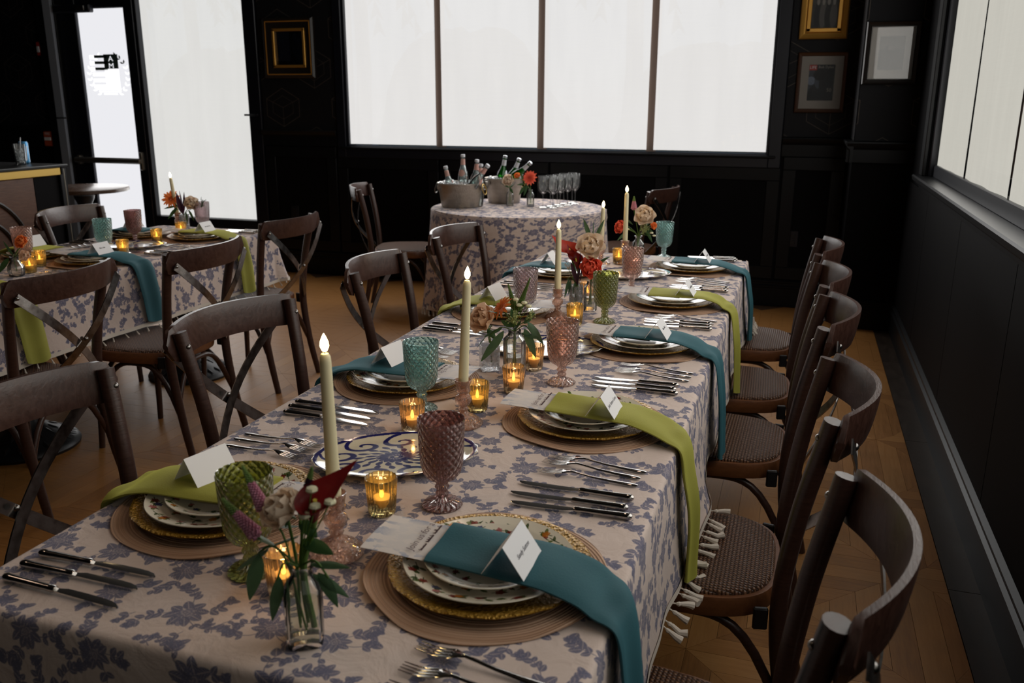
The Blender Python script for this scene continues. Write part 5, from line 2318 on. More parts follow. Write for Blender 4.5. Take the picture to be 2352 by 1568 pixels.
def berries(c, r, n, mat, label, stem_to, seed=0, br=.0022):
    rnd = random.Random(seed)
    t = thing('filler_sprig', label, 'flower', c, group='leafy sprigs in the vases')
    m = MB()
    for k in range(n):
        d = Vector((rnd.gauss(0, 1), rnd.gauss(0, 1), rnd.gauss(0, 1) + .4)).normalized() * r * rnd.uniform(.5, 1)
        m.tube([(0, 0, -r * .6), d * .6, d], [.0006, .0006, .0006], 4)
        m.lathe([(0, -br), (br, 0), (0, br)], 6, M=Matrix.Translation(d))
    link('berries', m.mesh('berries', M_[mat]), t)
    stem_obj([Vector(c) - Vector((0, 0, r * .5))] + [Vector(p) for p in stem_to], .0012, t, 'stem', c)
    return t


# vases --------------------------------------------------------------------
def vase(kind, x, y, label, z=TZ, s_=1.0):
    if kind == 'bottle':        # small square-shouldered bottle
        prof = [(0, .0008), (.0255, .0006), (.0272, .004), (.0275, .072), (.0255, .084), (.0165, .095), (.0140, .101), (.0142, .108), (.0172, .111), (.0170, .114), (.0148, .1138), (.0125, .108), (.0125, .100), (.015, .093), (.0238, .082), (.0252, .072), (.025, .008), (0, .007)]
        b = MB().lathe(prof, 44, rmod=lambda a, zz, i: (1 / max(abs(math.cos(a)), abs(math.sin(a)))) ** .55 * .93 if zz < .088 else 1)
        mt = 'g_clear'
    elif kind == 'ribbed':
        prof = [(0, .0008), (.027, .0006), (.029, .004), (.0295, .095), (.0275, .106), (.0185, .116), (.0160, .121), (.0170, .127), (.0168, .129), (.0145, .127), (.0140, .120), (.0165, .114), (.0258, .104), (.0272, .095), (.027, .008), (0, .007)]
        b = MB().lathe(prof, 96, rmod=lambda a, zz, i: 1 + (.018 * math.cos(24 * a) if .003 < zz < .108 and i < 6 else 0))
        mt = 'g_ribbed'
    elif kind == 'cube':
        prof = [(0, .0008), (.026, .0006), (.0275, .003), (.0290, .068), (.0286, .0705), (.0265, .070), (.0250, .012), (0, .010)]
        b = MB().lathe(prof, 48, rmod=lambda a, zz, i: (1 / max(abs(math.cos(a)), abs(math.sin(a)))) ** .8 * .92 * (1 + (.02 * math.sin(zz * 420 + 16 * a) if i in (2, 3) else 0)))
        mt = 'g_cut'
    elif kind == 'round':
        prof = [(0, .0008), (.024, .0006), (.028, .004), (.0325, .022), (.030, .044), (.018, .060), (.0145, .068), (.0175, .078), (.0172, .0795), (.015, .078), (.0125, .068), (.016, .059), (.0280, .043), (.0300, .022), (.026, .008), (0, .007)]
        b = MB().lathe(prof, 64, rmod=lambda a, zz, i: 1 + (.03 * math.cos(18 * a) if .003 < zz < .06 and i < 6 else 0))
        mt = 'g_ribbed'
    else:                       # tall cut-crystal cylinder
        prof = [(0, .0008), (.0235, .0006), (.025, .004), (.0262, .095), (.0258, .0975), (.0240, .096), (.0230, .012), (0, .010)]
        b = MB().lathe(prof, 64, rmod=lambda a, zz, i: 1 + (.02 * math.sin(zz * 300 + 12 * a) if i in (2, 3) else 0))
        mt = 'g_cut'
    o = tag(link('bud_vase', b.mesh('bud_vase', M_[mt], angle=50), None, (x, y, z + .0006), (0, 0, .5)), label, 'vase', 'small glass bud vases')
    o.scale = (s_, s_, s_)
    if kind in ('bottle', 'ribbed', 'tall'):
        link('water', MB().lathe([(0, .009), (.0225, .009), (.0225, .058), (0, .058)], 24).mesh('water', M_['water']), o)
    return o


def P3(y, x, z):
    return (x, y, z)


# bouquet 1: nearest -----------------------------------------------------------
B1 = Vector((-.575, .880, TZ))
vase('bottle', B1.x, B1.y, 'clear square-shouldered bottle vase nearest the camera')
neck = B1 + Vector((0, 0, .112))
ins = lambda dx, dy, zz=.022: B1 + Vector((dx, dy, zz))
calla((-.556, .885, .918), (-.542, .872, .980), (-.505, .882, 1.014), .040, 'calla', 'dark red calla lily in the nearest bottle vase', [neck + Vector((.004, 0, -.005)), ins(.012, .004)], (.35, -1, .45))
rose((-.592, .870, .948), .026, (-.35, -.6, .75), 'cream', 'cream rose in the nearest bottle vase', [neck + Vector((-.006, 0, 0)), ins(-.01, .005)], 1)
spike((-.622, .880, .935), (-.660, .890, .992), .0085, 'veronica', 'upper pink veronica spike leaning over the olive goblet', [neck + Vector((-.02, 0, .03)), ins(-.004, -.004)], seed=2)
spike((-.628, .868, .905), (-.682, .872, .950), .0090, 'veronica', 'lower pink veronica spike before the olive goblet', [neck + Vector((-.02, -.005, .01)), ins(.006, -.006)], seed=3)
spike((-.567, .890, .958), (-.557, .892, 1.004), .0075, 'leaf_purple', 'upright purple-green veronica spike beside the dark red calla', [neck, ins(.0, .01)], seed=4)
buttons([(-.547, .872, .982), (-.541, .868, .962), (-.522, .872, .969), (-.556, .866, .948)], .0078, 'white chamomile buttons in front of the dark red calla', [neck + Vector((.003, -.003, 0)), ins(.004, .0)])
nk = neck + Vector((0, -.004, 0))
sprig_leaves([nk, nk + Vector((-.03, -.01, .03)), nk + Vector((-.052, -.012, .018))], [((-.624, .862, .885), (-.640, .855, .818), .021, 1.2), ((-.610, .862, .895), (-.660, .860, .855), .016, .6), ((-.600, .865, .898), (-.655, .880, .905), .015, .3)], 'leaf', 'eucalyptus sprig drooping left of the nearest bottle vase')
sprig_leaves([nk, nk + Vector((-.012, -.015, .012)), nk + Vector((-.02, -.022, -.01))], [((-.594, .858, .860), (-.604, .850, .798), .018, 1.3), ((-.580, .852, .866), (-.576, .846, .808), .022, 1.5)], 'leaf', 'eucalyptus sprig hanging down over the nearest bottle vase')
sprig_leaves([nk, nk + Vector((.03, -.01, .02)), nk + Vector((.05, -.012, .0))], [((-.540, .864, .872), (-.512, .860, .830), .018, 1.2), ((-.548, .864, .868), (-.500, .868, .842), .013, .8), ((-.553, .868, .880), (-.495, .866, .886), .013, .4)], 'leaf', 'eucalyptus sprig drooping right of the nearest bottle vase')
sprig_leaves([nk, nk + Vector((.004, .004, .05)), nk + Vector((.0, .006, .08))], [((-.573, .88, .905), (-.520, .87, .898), .020, .5), ((-.575, .88, .910), (-.628, .872, .884), .022, .4), ((-.575, .882, .922), (-.612, .89, .912), .018, .2), ((-.575, .882, .93), (-.545, .875, .915), .018, .7)], 'leaf_dark', 'dark leafy sprig in the middle of the nearest bouquet', 'leafy_sprig')

# bouquet 2: gerbera, rose, eucalyptus ------------------------------------------
vase('cube', -.753, 2.112, 'cut-crystal cube vase behind the second taper candle')
vase('ribbed', -.667, 2.065, 'tall ribbed bottle vase with eucalyptus and orange gerbera', s_=1.0)
n2 = Vector((-.667, 2.065, TZ + .125))
i2 = lambda dx, dy: Vector((-.667 + dx, 2.065 + dy, TZ + .03))
nc = Vector((-.753, 2.112, TZ + .075))
rose((-.757, 2.075, .904), .034, (-.35, -.75, .45), 'peach', 'peach rose beside the second taper candle', [nc + Vector((.006, -.01, .01)), Vector((-.748, 2.115, TZ + .02))], 6)
gerbera((-.700, 2.060, .942), .037, (-.55, -.45, .55), 'orange', 'orange gerbera in the ribbed bottle vase', [n2, i2(-.005, 0)], seed=3)
spike((-.660, 2.07, .935), (-.628, 2.07, 1.022), .0075, 'spike_green', 'tall green spike rising before the lilac goblet', [n2, i2(.003, .004)], seed=6, name='green_spike')
spike((-.668, 2.07, .935), (-.690, 2.08, 1.000), .0075, 'spike_green', 'shorter green spike behind the orange gerbera', [n2, i2(.0, .006)], seed=7, name='green_spike')
buttons([(-.652, 2.055, .952), (-.640, 2.06, .958), (-.663, 2.06, .965), (-.628, 2.06, .950)], .008, 'white chamomile buttons beside the orange gerbera', [n2, i2(.004, 0)])
berries((-.664, 2.045, .918), .022, 46, 'berry', 'pale green filler below the orange gerbera', [n2, i2(0, -.003)], 3)
berries((-.622, 2.055, .928), .016, 26, 'berry', 'pale green filler at the right of the orange gerbera', [n2, i2(0, -.003)], 4)
sprig_leaves([n2, n2 + Vector((-.03, -.015, .012)), n2 + Vector((-.06, -.02, -.01))], [((-.690, 2.045, .885), (-.748, 2.03, .800), .030, .9), ((-.695, 2.048, .893), (-.745, 2.045, .862), .024, .5), ((-.690, 2.05, .925), (-.735, 2.045, .934), .020, .2)], 'leaf', 'eucalyptus sprig drooping left over the crystal cube vase')
sprig_leaves([n2, n2 + Vector((.03, -.01, .02)), n2 + Vector((.05, -.01, .0))], [((-.635, 2.045, .895), (-.602, 2.04, .822), .022, 1.2), ((-.628, 2.05, .912), (-.585, 2.05, .856), .020, .8), ((-.645, 2.05, .882), (-.588, 2.04, .872), .020, .3), ((-.64, 2.055, .905), (-.612, 2.06, .935), .018, .9)], 'leaf', 'eucalyptus sprig drooping right behind the blush goblet')
sprig_leaves([n2, n2 + Vector((0, -.006, .05)), n2 + Vector((.0, -.004, .07))], [((-.667, 2.05, .890), (-.640, 2.035, .915), .024, .8), ((-.667, 2.05, .895), (-.694, 2.035, .915), .024, .8), ((-.667, 2.055, .90), (-.67, 2.04, .945), .024, 1.5)], 'leaf_dark', 'dark leafy sprig under the orange gerbera', 'leafy_sprig')
sprig_leaves([nc, nc + Vector((0, -.01, .03)), nc + Vector((.01, -.01, .05))], [((-.75, 2.09, .860), (-.775, 2.07, .822), .016, .5), ((-.75, 2.09, .872), (-.722, 2.075, .850), .018, .4), ((-.752, 2.09, .868), (-.795, 2.08, .862), .014, .2), ((-.735, 2.09, .9), (-.728, 2.08, .957), .010, 1.2)], 'leaf_dark', 'dark leafy sprig under the peach rose', 'leafy_sprig')

# bouquet 3: calla, rose, coral ranunculus -----------------------------------------
vase('tall', -.700, 2.850, 'cut-crystal vase beside the third taper candle', s_=.92)
vase('ribbed', -.655, 2.875, 'clear vase with purple stem left of the green goblet', s_=.8)
n3 = Vector((-.700, 2.850, TZ + .09))
n3b = Vector((-.655, 2.875, TZ + .10))
calla((-.712, 2.85, .925), (-.728, 2.835, .985), (-.762, 2.83, 1.012), .058, 'calla2', 'rust red calla lily behind the third taper candle', [n3 + Vector((.004, 0, 0)), Vector((-.695, 2.853, TZ + .02))], (.4, -1, .3))
calla((-.690, 2.842, .885), (-.702, 2.83, .955), (-.715, 2.825, .985), .040, 'calla', 'dark calla lily below the rust red one', [n3, Vector((-.70, 2.848, TZ + .02))], (.2, -1, .2))
rose((-.654, 2.850, .982), .042, (.15, -.8, .5), 'cream', 'large cream rose above the coral ranunculus', [n3b, Vector((-.652, 2.877, TZ + .02))], 9)
rose((-.645, 2.825, .914), .034, (.2, -.85, .45), 'coral', 'coral ranunculus beside the olive goblet', [n3b + Vector((.002, -.004, 0)), Vector((-.66, 2.875, TZ + .02))], 10, 5)
sprig_leaves([n3b, n3b + Vector((0, 0, .1)), n3b + Vector((0, .012, .17))], [((-.658, 2.895, 1.0), (-.655, 2.885, 1.062), .022, 1.4), ((-.66, 2.895, .99), (-.690, 2.89, 1.068), .018, 1.2), ((-.652, 2.895, .995), (-.618, 2.89, 1.068), .016, 1.2)], 'leaf', 'upright eucalyptus leaves behind the large cream rose')
sprig_leaves([n3, n3 + Vector((.01, -.012, .05)), n3 + Vector((.0, -.012, .10))], [((-.694, 2.835, .845), (-.682, 2.825, .965), .018, 1.4), ((-.690, 2.835, .85), (-.715, 2.825, .93), .016, 1.2), ((-.684, 2.832, .86), (-.672, 2.822, .945), .014, 1.3)], 'leaf_purple', 'dark purple leaves between calla and ranunculus', 'leafy_sprig')
sprig_leaves([n3, n3 + Vector((-.015, -.01, .03)), n3 + Vector((-.03, -.012, .02))], [((-.722, 2.835, .868), (-.735, 2.83, .803), .012, 1.3), ((-.716, 2.835, .866), (-.722, 2.83, .815), .012, 1.3), ((-.70, 2.83, .86), (-.705, 2.825, .818), .012, 1.3)], 'leaf', 'thin leaves hanging below the rust red calla')
sprig_leaves([n3b, n3b + Vector((.02, 0, .05)), n3b + Vector((.05, 0, .08))], [((-.632, 2.86, .925), (-.588, 2.86, .948), .014, .6), ((-.64, 2.86, .90), (-.60, 2.86, .885), .022, .6), ((-.64, 2.85, .87), (-.612, 2.85, .842), .022, .9)], 'leaf_dark', 'green leaves behind the coral ranunculus', 'leafy_sprig')
berries((-.728, 2.845, .912), .02, 20, 'cream', 'tiny white filler flowers left of the dark calla', [n3, Vector((-.70, 2.85, TZ + .03))], 8, .0018)
buttons([(-.642, 2.83, .95), (-.632, 2.835, .945), (-.66, 2.83, .948)], .007, 'small white buds under the large cream rose', [n3b, Vector((-.655, 2.873, TZ + .02))])

# bouquet 4: far end ----------------------------------------------------------------
vase('bottle', -.674, 3.895, 'clear bottle vase at the far end beside the fourth taper')
n4 = Vector((-.674, 3.895, TZ + .112))
i4 = Vector((-.674, 3.897, TZ + .025))
rose((-.648, 3.875, .962), .042, (.15, -.8, .5), 'cream', 'cream rose at the far end beside the fourth taper', [n4, i4], 14)
rose((-.752, 3.87, .908), .028, (-.6, -.6, .3), 'coral', 'coral flower left of the fourth taper', [n4 + Vector((-.01, 0, .01)), i4], 15, 4)
spike((-.700, 3.90, .985), (-.702, 3.90, 1.045), .012, 'veronica', 'pink veronica rising behind the fourth taper', [n4, i4], seed=16)
rose((-.606, 3.88, .920), .015, (.6, -.6, .3), 'orange', 'small orange bud right of the far cream rose', [n4 + Vector((.01, 0, .01)), i4], 17, 3)
sprig_leaves([n4, n4 + Vector((-.03, 0, .03)), n4 + Vector((-.06, 0, .02))], [((-.72, 3.885, .89), (-.768, 3.88, .845), .016, 1.), ((-.70, 3.885, .90), (-.755, 3.88, .93), .016, .6), ((-.71, 3.885, .9), (-.77, 3.88, .895), .014, .4), ((-.70, 3.885, .92), (-.742, 3.88, .955), .014, .8)], 'leaf', 'green leaves left of the far bottle vase')
sprig_leaves([n4, n4 + Vector((.03, 0, .03)), n4 + Vector((.05, 0, .02))], [((-.64, 3.885, .90), (-.608, 3.88, .845), .014, 1.2), ((-.645, 3.885, .91), (-.605, 3.88, .89), .016, .6), ((-.65, 3.885, .90), (-.625, 3.88, .935), .018, .8)], 'leaf_dark', 'green leaves right of the far bottle vase', 'leafy_sprig')
berries((-.640, 3.875, .905), .028, 50, 'berry', 'green filler under the far cream rose', [n4, i4], 21, .0024)
buttons([(-.600, 3.875, .876), (-.612, 3.875, .888), (-.72, 3.875, .90)], .008, 'white buttons at the far bottle vase', [n4, i4])

# left table bouquets ----------------------------------------------------------------
vase('tall', -3.170, 3.955, 'cut-crystal vase on the left table against the tall window')
n5 = Vector((-3.170, 3.955, TZ + .092))
i5 = Vector((-3.170, 3.957, TZ + .02))
gerbera((-3.240, 3.95, .935), .052, (.2, -.75, .4), 'orange', 'orange gerbera on the left table against the tall window', [n5, i5], n=18, seed=31)
rose((-3.112, 3.95, .915), .034, (.5, -.7, .4), 'cream', 'cream flower on the left table against the tall window', [n5, i5], 32)
sprig_leaves([n5, n5 + Vector((0, 0, .04)), n5 + Vector((0, 0, .07))], [((-3.17, 3.94, .85), (-3.165, 3.93, .985), .034, 1.5), ((-3.165, 3.94, .85), (-3.135, 3.93, .978), .028, 1.5), ((-3.17, 3.94, .86), (-3.185, 3.93, .97), .026, 1.5)], 'leaf_purple', 'dark purple leaves on the left table against the tall window', 'leafy_sprig')
sprig_leaves([n5, n5 + Vector((-.02, 0, .03)), n5 + Vector((-.04, 0, .03))], [((-3.20, 3.945, .89), (-3.265, 3.94, .825), .018, 1.2), ((-3.20, 3.945, .90), (-3.285, 3.94, .88), .014, 1.0), ((-3.15, 3.945, .87), (-3.142, 3.94, .805), .018, 1.3), ((-3.13, 3.945, .88), (-3.095, 3.94, .822), .014, 1.3)], 'leaf_dark', 'drooping dark leaves at the crystal vase on the left table', 'leafy_sprig')
berries((-3.045, 3.95, .918), .034, 40, 'leaf_dark', 'wispy filler sprig right of the cream flower on the left table', [n5 + Vector((.02, 0, .02)), i5], 33, .002)

vase('round', -3.010, 2.700, 'small round ribbed vase on the left table by the frame edge')
n6 = Vector((-3.010, 2.700, TZ + .078))
i6 = Vector((-3.010, 2.702, TZ + .02))
rose((-2.960, 2.70, .898), .024, (.1, -.8, .5), 'orange', 'orange flower in the small round vase on the left table', [n6, i6], 41)
rose((-2.945, 2.69, .845), .020, (.4, -.8, .3), 'peach', 'pale pink flower in the small round vase on the left table', [n6, i6], 42, 3)
sprig_leaves([n6, n6 + Vector((-.02, 0, .02)), n6 + Vector((-.04, 0, .02))], [((-3.03, 2.69, .83), (-3.085, 2.68, .765), .022, 1.2), ((-3.02, 2.69, .84), (-3.075, 2.685, .85), .016, .6), ((-3.0, 2.69, .84), (-3.04, 2.685, .90), .020, 1.2), ((-3.0, 2.69, .84), (-2.965, 2.685, .88), .022, .9), ((-3.0, 2.69, .835), (-2.955, 2.68, .86), .020, .5)], 'leaf_dark', 'dark leaves in the small round vase on the left table', 'leafy_sprig')

# ================================================================== DRINKS TABLE
def bucket(x, y, rt_, h, label, ang):
    rb = rt_ * .84
    b = MB().lathe([(0, .001), (rb * .97, .001), (rb, .006), (rt_ * .985, h - .012), (rt_ * 1.0, h - .008), (rt_ * 1.025, h - .003), (rt_ * 1.02, h + .003), (rt_ * .985, h), (rt_ * .97, h - .01), (rb * .97, .01), (0, .008)], 72,
                    rmod=lambda a, z, i: 1 + .004 * math.sin(7 * a + 60 * z))
    o = tag(link('ice_bucket', b.mesh('ice_bucket', M_['bucket'], angle=50), None, (x, y, TZ + .0006), (0, 0, ang)), label, 'bucket', 'tin ice buckets')
    for sd in (-1, 1):
        cx = sd * (rt_ * .99)
        link('ear', MB().box((cx + sd * .006, 0, h - .032), (.012, .05, .028), bevel=.004).mesh('ear', M_['bucket']), o)
        pts = [(cx + sd * (.020 + .016 * math.sin(a) * .5), .034 * math.cos(a), h - .055 - .034 * math.sin(a) * 1.0 + .016) for a in [2 * PI * k / 20 for k in range(20)]]
        link('ring_handle', MB().tube(pts, .0035, 6, closed=True).mesh('ring_handle', M_['brass'] if sd > 0 else M_['bolt']), o)
    m = MB()
    rnd = random.Random(int(rt_ * 1000) + int(h * 999))
    for k in range(150):
        a, r = rnd.uniform(0, 6.3), rt_ * .92 * math.sqrt(rnd.random())
        s_ = rnd.uniform(.016, .026)
        M3 = Matrix.Rotation(rnd.uniform(0, 3), 4, 'X') @ Matrix.Rotation(rnd.uniform(0, 3), 4, 'Z')
        m.box((r * math.cos(a), r * math.sin(a), h - .022 + rnd.uniform(-.012, .018) + .014 * (1 - (r / rt_) ** 2)), (s_, s_, s_ * .8), M3.to_3x3(), bevel=.003)
    ic = link('ice', m.mesh('ice', M_['ice'], angle=30), o)
    ic['kind'] = 'stuff'
    return o


bucket(-2.205, 5.606, .155, .160, 'large tin ice bucket of clear bottles on the round table', .0)
bucket(-2.005, 5.945, .135, .172, 'second tin ice bucket with green bottles behind the first', .9)


def bottle_kit(gm, label_m, cap):
    K = Kit(MB().lathe([(0, 0), (.034, 0), (.0365, .004), (.037, .13), (.034, .155), (.024, .185), (.0155, .215), (.0132, .245), (.0130, .270), (.0145, .271), (.0145, .279), (.012, .280), (.0112, .27), (.0115, .245), (.0138, .214), (.022, .183), (.032, .155), (.035, .13), (.0345, .008), (0, .007)], 32).mesh('bottle', M_[gm], angle=50))
    lb = MB()
    for f_ in (0, PI):
        lb.grid(lambda u, v, f_=f_: ((.0358 - .0105 * v * v) * math.cos(f_ - 1.57 + (u - .5) * 1.5 * math.sin(PI * (.12 + .76 * v))), (.0358 - .0105 * v * v) * math.sin(f_ - 1.57 + (u - .5) * 1.5 * math.sin(PI * (.12 + .76 * v))), .140 + .044 * v), 8, 5)
    K.part('label', lb.mesh('label', M_[label_m]))
    K.part('neck_label', MB().lathe([(.0160, .215), (.0138, .245), (.0136, .255)], 24).mesh('neck_label', M_[label_m]))
    K.part('cap', MB().lathe([(.0150, .266), (.0152, .281), (.012, .284), (0, .2845)], 20).mesh('cap', M_[cap]))
    return K


BK = bottle_kit('g_bottle', 'label_pink', 'label_white')
BG = bottle_kit('g_green', 'label_white', 'can_silver')


def bottle_at(K, top, ax, label, grp):
    a = Vector(ax).normalized()
    base = Vector(top) - a * .284
    q_ = a.to_track_quat('Z', 'Y').to_euler()
    K.place('bottle', label, 'bottle', base, q_, grp)


bottle_at(BK, (-2.190, 5.62, 1.105), (0, 0, 1), 'tallest clear bottle with pink label in the front ice bucket', 'bottles in the ice buckets')
bottle_at(BK, (-2.080, 5.60, 1.075), (.10, .0, 1), 'clear pink-labelled bottle second from right in the front bucket', 'bottles in the ice buckets')
bottle_at(BK, (-2.300, 5.57, 1.028), (-.22, -.05, 1), 'low clear bottle at the left of the front ice bucket', 'bottles in the ice buckets')
bottle_at(BK, (-1.985, 5.56, 1.045), (.62, .0, .8), 'clear pink-labelled bottle leaning far right out of the front bucket', 'bottles in the ice buckets')
bottle_at(BK, (-2.085, 5.69, 1.040), (.02, .2, 1), 'clear bottle behind the others in the front ice bucket', 'bottles in the ice buckets')
bottle_at(BG, (-1.990, 5.93, 1.085), (.18, .0, 1), 'green bottle standing tallest in the rear ice bucket', 'bottles in the ice buckets')
bottle_at(BG, (-1.885, 5.93, 1.068), (.42, .0, 1), 'green bottle with silver neck tilted in the rear bucket', 'bottles in the ice buckets')
bottle_at(BG, (-1.792, 5.90, 1.045), (.85, -.05, .75), 'green bottle leaning lowest out of the rear bucket', 'bottles in the ice buckets')

vase('bottle', -1.900, 5.760, 'clear bottle vase with cream flower on the round table', s_=1.0)
n7 = Vector((-1.900, 5.760, TZ + .112))
i7 = Vector((-1.90, 5.762, TZ + .02))
rose((-1.905, 5.735, .930), .036, (0, -.85, .4), 'cream', 'cream flower on the drinks table beside the buckets', [n7, i7], 51, 4)
vase('bottle', -1.760, 5.790, 'clear bottle vase with orange gerbera on the round table', s_=1.0)
n8 = Vector((-1.760, 5.790, TZ + .112))
i8 = Vector((-1.76, 5.792, TZ + .02))
gerbera((-1.758, 5.76, .950), .052, (0, -.9, .25), 'coral', 'bright orange gerbera on the drinks table', [n8, i8], n=26, seed=52)
rose((-1.848, 5.76, .962), .020, (0, -.8, .5), 'orange', 'small orange flower between two bottle vases on the drinks table', [n8 + Vector((-.01, 0, .01)), i8], 53, 3)
sprig_leaves([n8, n8 + Vector((-.03, -.01, .02)), n8 + Vector((-.06, -.01, .0))], [((-1.79, 5.77, .90), (-1.835, 5.76, .83), .024, 1.2), ((-1.78, 5.77, .90), (-1.80, 5.76, .825), .022, 1.2), ((-1.79, 5.77, .91), (-1.85, 5.76, .90), .024, .7), ((-1.80, 5.77, .92), (-1.82, 5.76, .975), .020, 1.)], 'leaf_dark', 'green leaves hanging left of the drinks table gerbera', 'leafy_sprig')
sprig_leaves([n7, n7 + Vector((0, 0, .03)), n7 + Vector((0, 0, .06))], [((-1.90, 5.75, .88), (-1.955, 5.74, .91), .022, .7), ((-1.90, 5.75, .90), (-1.94, 5.74, .96), .020, 1.), ((-1.90, 5.75, .88), (-1.86, 5.74, .91), .022, .8), ((-1.90, 5.75, .90), (-1.88, 5.74, .985), .020, 1.2), ((-1.9, 5.75, .88), (-1.87, 5.74, .84), .018, 1.)], 'leaf_dark', 'green leaves round the drinks table cream flower', 'leafy_sprig')

WG = MB().lathe([(0, .001), (.034, .0006), (.035, .002), (.012, .006), (.0042, .012), (.0036, .04), (.0036, .08), (.006, .090), (.020, .100), (.033, .120), (.0375, .145), (.036, .175), (.0325, .212), (.0318, .2125), (.0350, .175), (.0362, .145), (.0315, .121), (.018, .102), (0, .094)], 36).mesh('wine_glass', M_['g_clear'], angle=60)
wg = [(-1.655, 5.735), (-1.625, 5.815), (-1.600, 5.905), (-1.578, 5.995), (-1.540, 6.085), (-1.585, 5.735), (-1.560, 5.830), (-1.532, 5.925), (-1.502, 6.020)]
onm = ('first', 'second', 'third', 'fourth', 'fifth')
for i, (x, y) in enumerate(wg):
    row = 'left-hand' if i < 5 else 'right-hand'
    tag(link('wine_glass', WG, None, (x, y, TZ + .0008)), 'clear stemmed wine glass, %s from the front in the %s row' % (onm[i % 5], row), 'glass', 'wine glasses on the drinks table')

# ================================================================== BAR
bar = thing('bar_counter', 'dark bar counter with gold edge and wooden panel at the left', 'counter', (-4.25, 4.27, 0))


def bx(name, x0, x1, y0, y1, z0, z1, m, par, bevel=.003):
    return link(name, boxes([(x0 + 4.25, x1 + 4.25, y0 - 4.27, y1 - 4.27, z0, z1)], bevel).mesh(name, M_[m]), par)


bx('body', -4.95, -4.275, 2.0, 4.245, 0, 1.02, 'black_paint', bar)
bx('countertop', -5.0, -4.24, 1.98, 4.28, 1.058, 1.075, 'black_trim', bar, .004)
bx('gold_edge', -4.285, -4.245, 1.98, 4.235, 1.014, 1.058, 'brass', bar)
bx('end_post', -4.31, -4.245, 4.215, 4.265, 0, 1.058, 'black_trim', bar)
bx('post_trim', -4.262, -4.243, 4.240, 4.250, 0, 1.05, 'pushbar', bar, .002)
bx('black_panel', -4.276, -4.262, 4.03, 4.213, .0, 1.012, 'black_paint', bar)
bx('wood_panel', -4.276, -4.258, 2.0, 4.026, .0, 1.012, 'bar_wood', bar)
m = MB()
for cy in (3.62, 2.9):
    for r in (.34, .24):
        m.tube([(.0, cy - 4.27 + r * math.cos(a), .52 + r * 1.2 * math.sin(a)) for a in [2 * PI * k / 48 for k in range(48)]], .012, 6, closed=True)
link('arch_moulding', m.mesh('arch_moulding', M_['dark_frame']), bar, (-.006, 0, 0))
ZBAR = 1.0755
g = thing('drink_glass', 'glass of iced water with a straw on the bar counter', 'glass', (-4.445, 4.13, ZBAR))
link('tumbler', MB().lathe([(0, .0), (.026, 0), (.0275, .003), (.0325, .122), (.0315, .122), (.0262, .008), (0, .007)], 36).mesh('tumbler', M_['g_clear']), g)
m = MB()
for k in range(14):
    a = k * 2.4
    m.box((.014 * math.cos(a), .014 * math.sin(a), .018 + k * .0055), (.017, .017, .015), Matrix.Rotation(k, 3, 'X'), bevel=.003)
ic = link('ice', m.mesh('ice', M_['ice'], angle=30), g)
link('straw', MB().tube([(-.008, 0, .012), (.012, .0, .11), (.022, 0, .158)], .0032, 8).mesh('straw', M_['label_white']), g)
c = thing('drink_can', 'slim blue and silver drink can on the bar counter', 'can', (-4.500, 4.215, ZBAR))
link('body', MB().lathe([(0, .001), (.022, .001), (.0262, .006), (.0265, .012), (.0265, .120), (.0225, .1275), (.0225, .130), (.021, .1285), (0, .1285)], 32).mesh('body', M_['can_blue']), c)
m = MB()
for k in range(3):
    a0 = -2.1 + k * .75
    m.grid(lambda u, v, a0=a0, k=k: (.0268 * math.cos(a0 + .38 * u + .3 * v), .0268 * math.sin(a0 + .38 * u + .3 * v), .02 + .085 * v + .008 * (k % 2)), 4, 4)
link('silver_flash', m.mesh('silver_flash', M_['can_silver']), c)

# round cafe table by the door
t = thing('cafe_table', 'small round dark-edged table standing before the glass door', 'table', (-5.62, 5.80, 0))
link('tabletop', MB().lathe([(0, .725), (.345, .725), (.352, .730), (.352, .752), (.346, .757), (0, .757)], 56).mesh('tabletop', M_['table_wood']), t)
link('pedestal', PED, t, (0, 0, 0))

# ================================================================== WALL THINGS


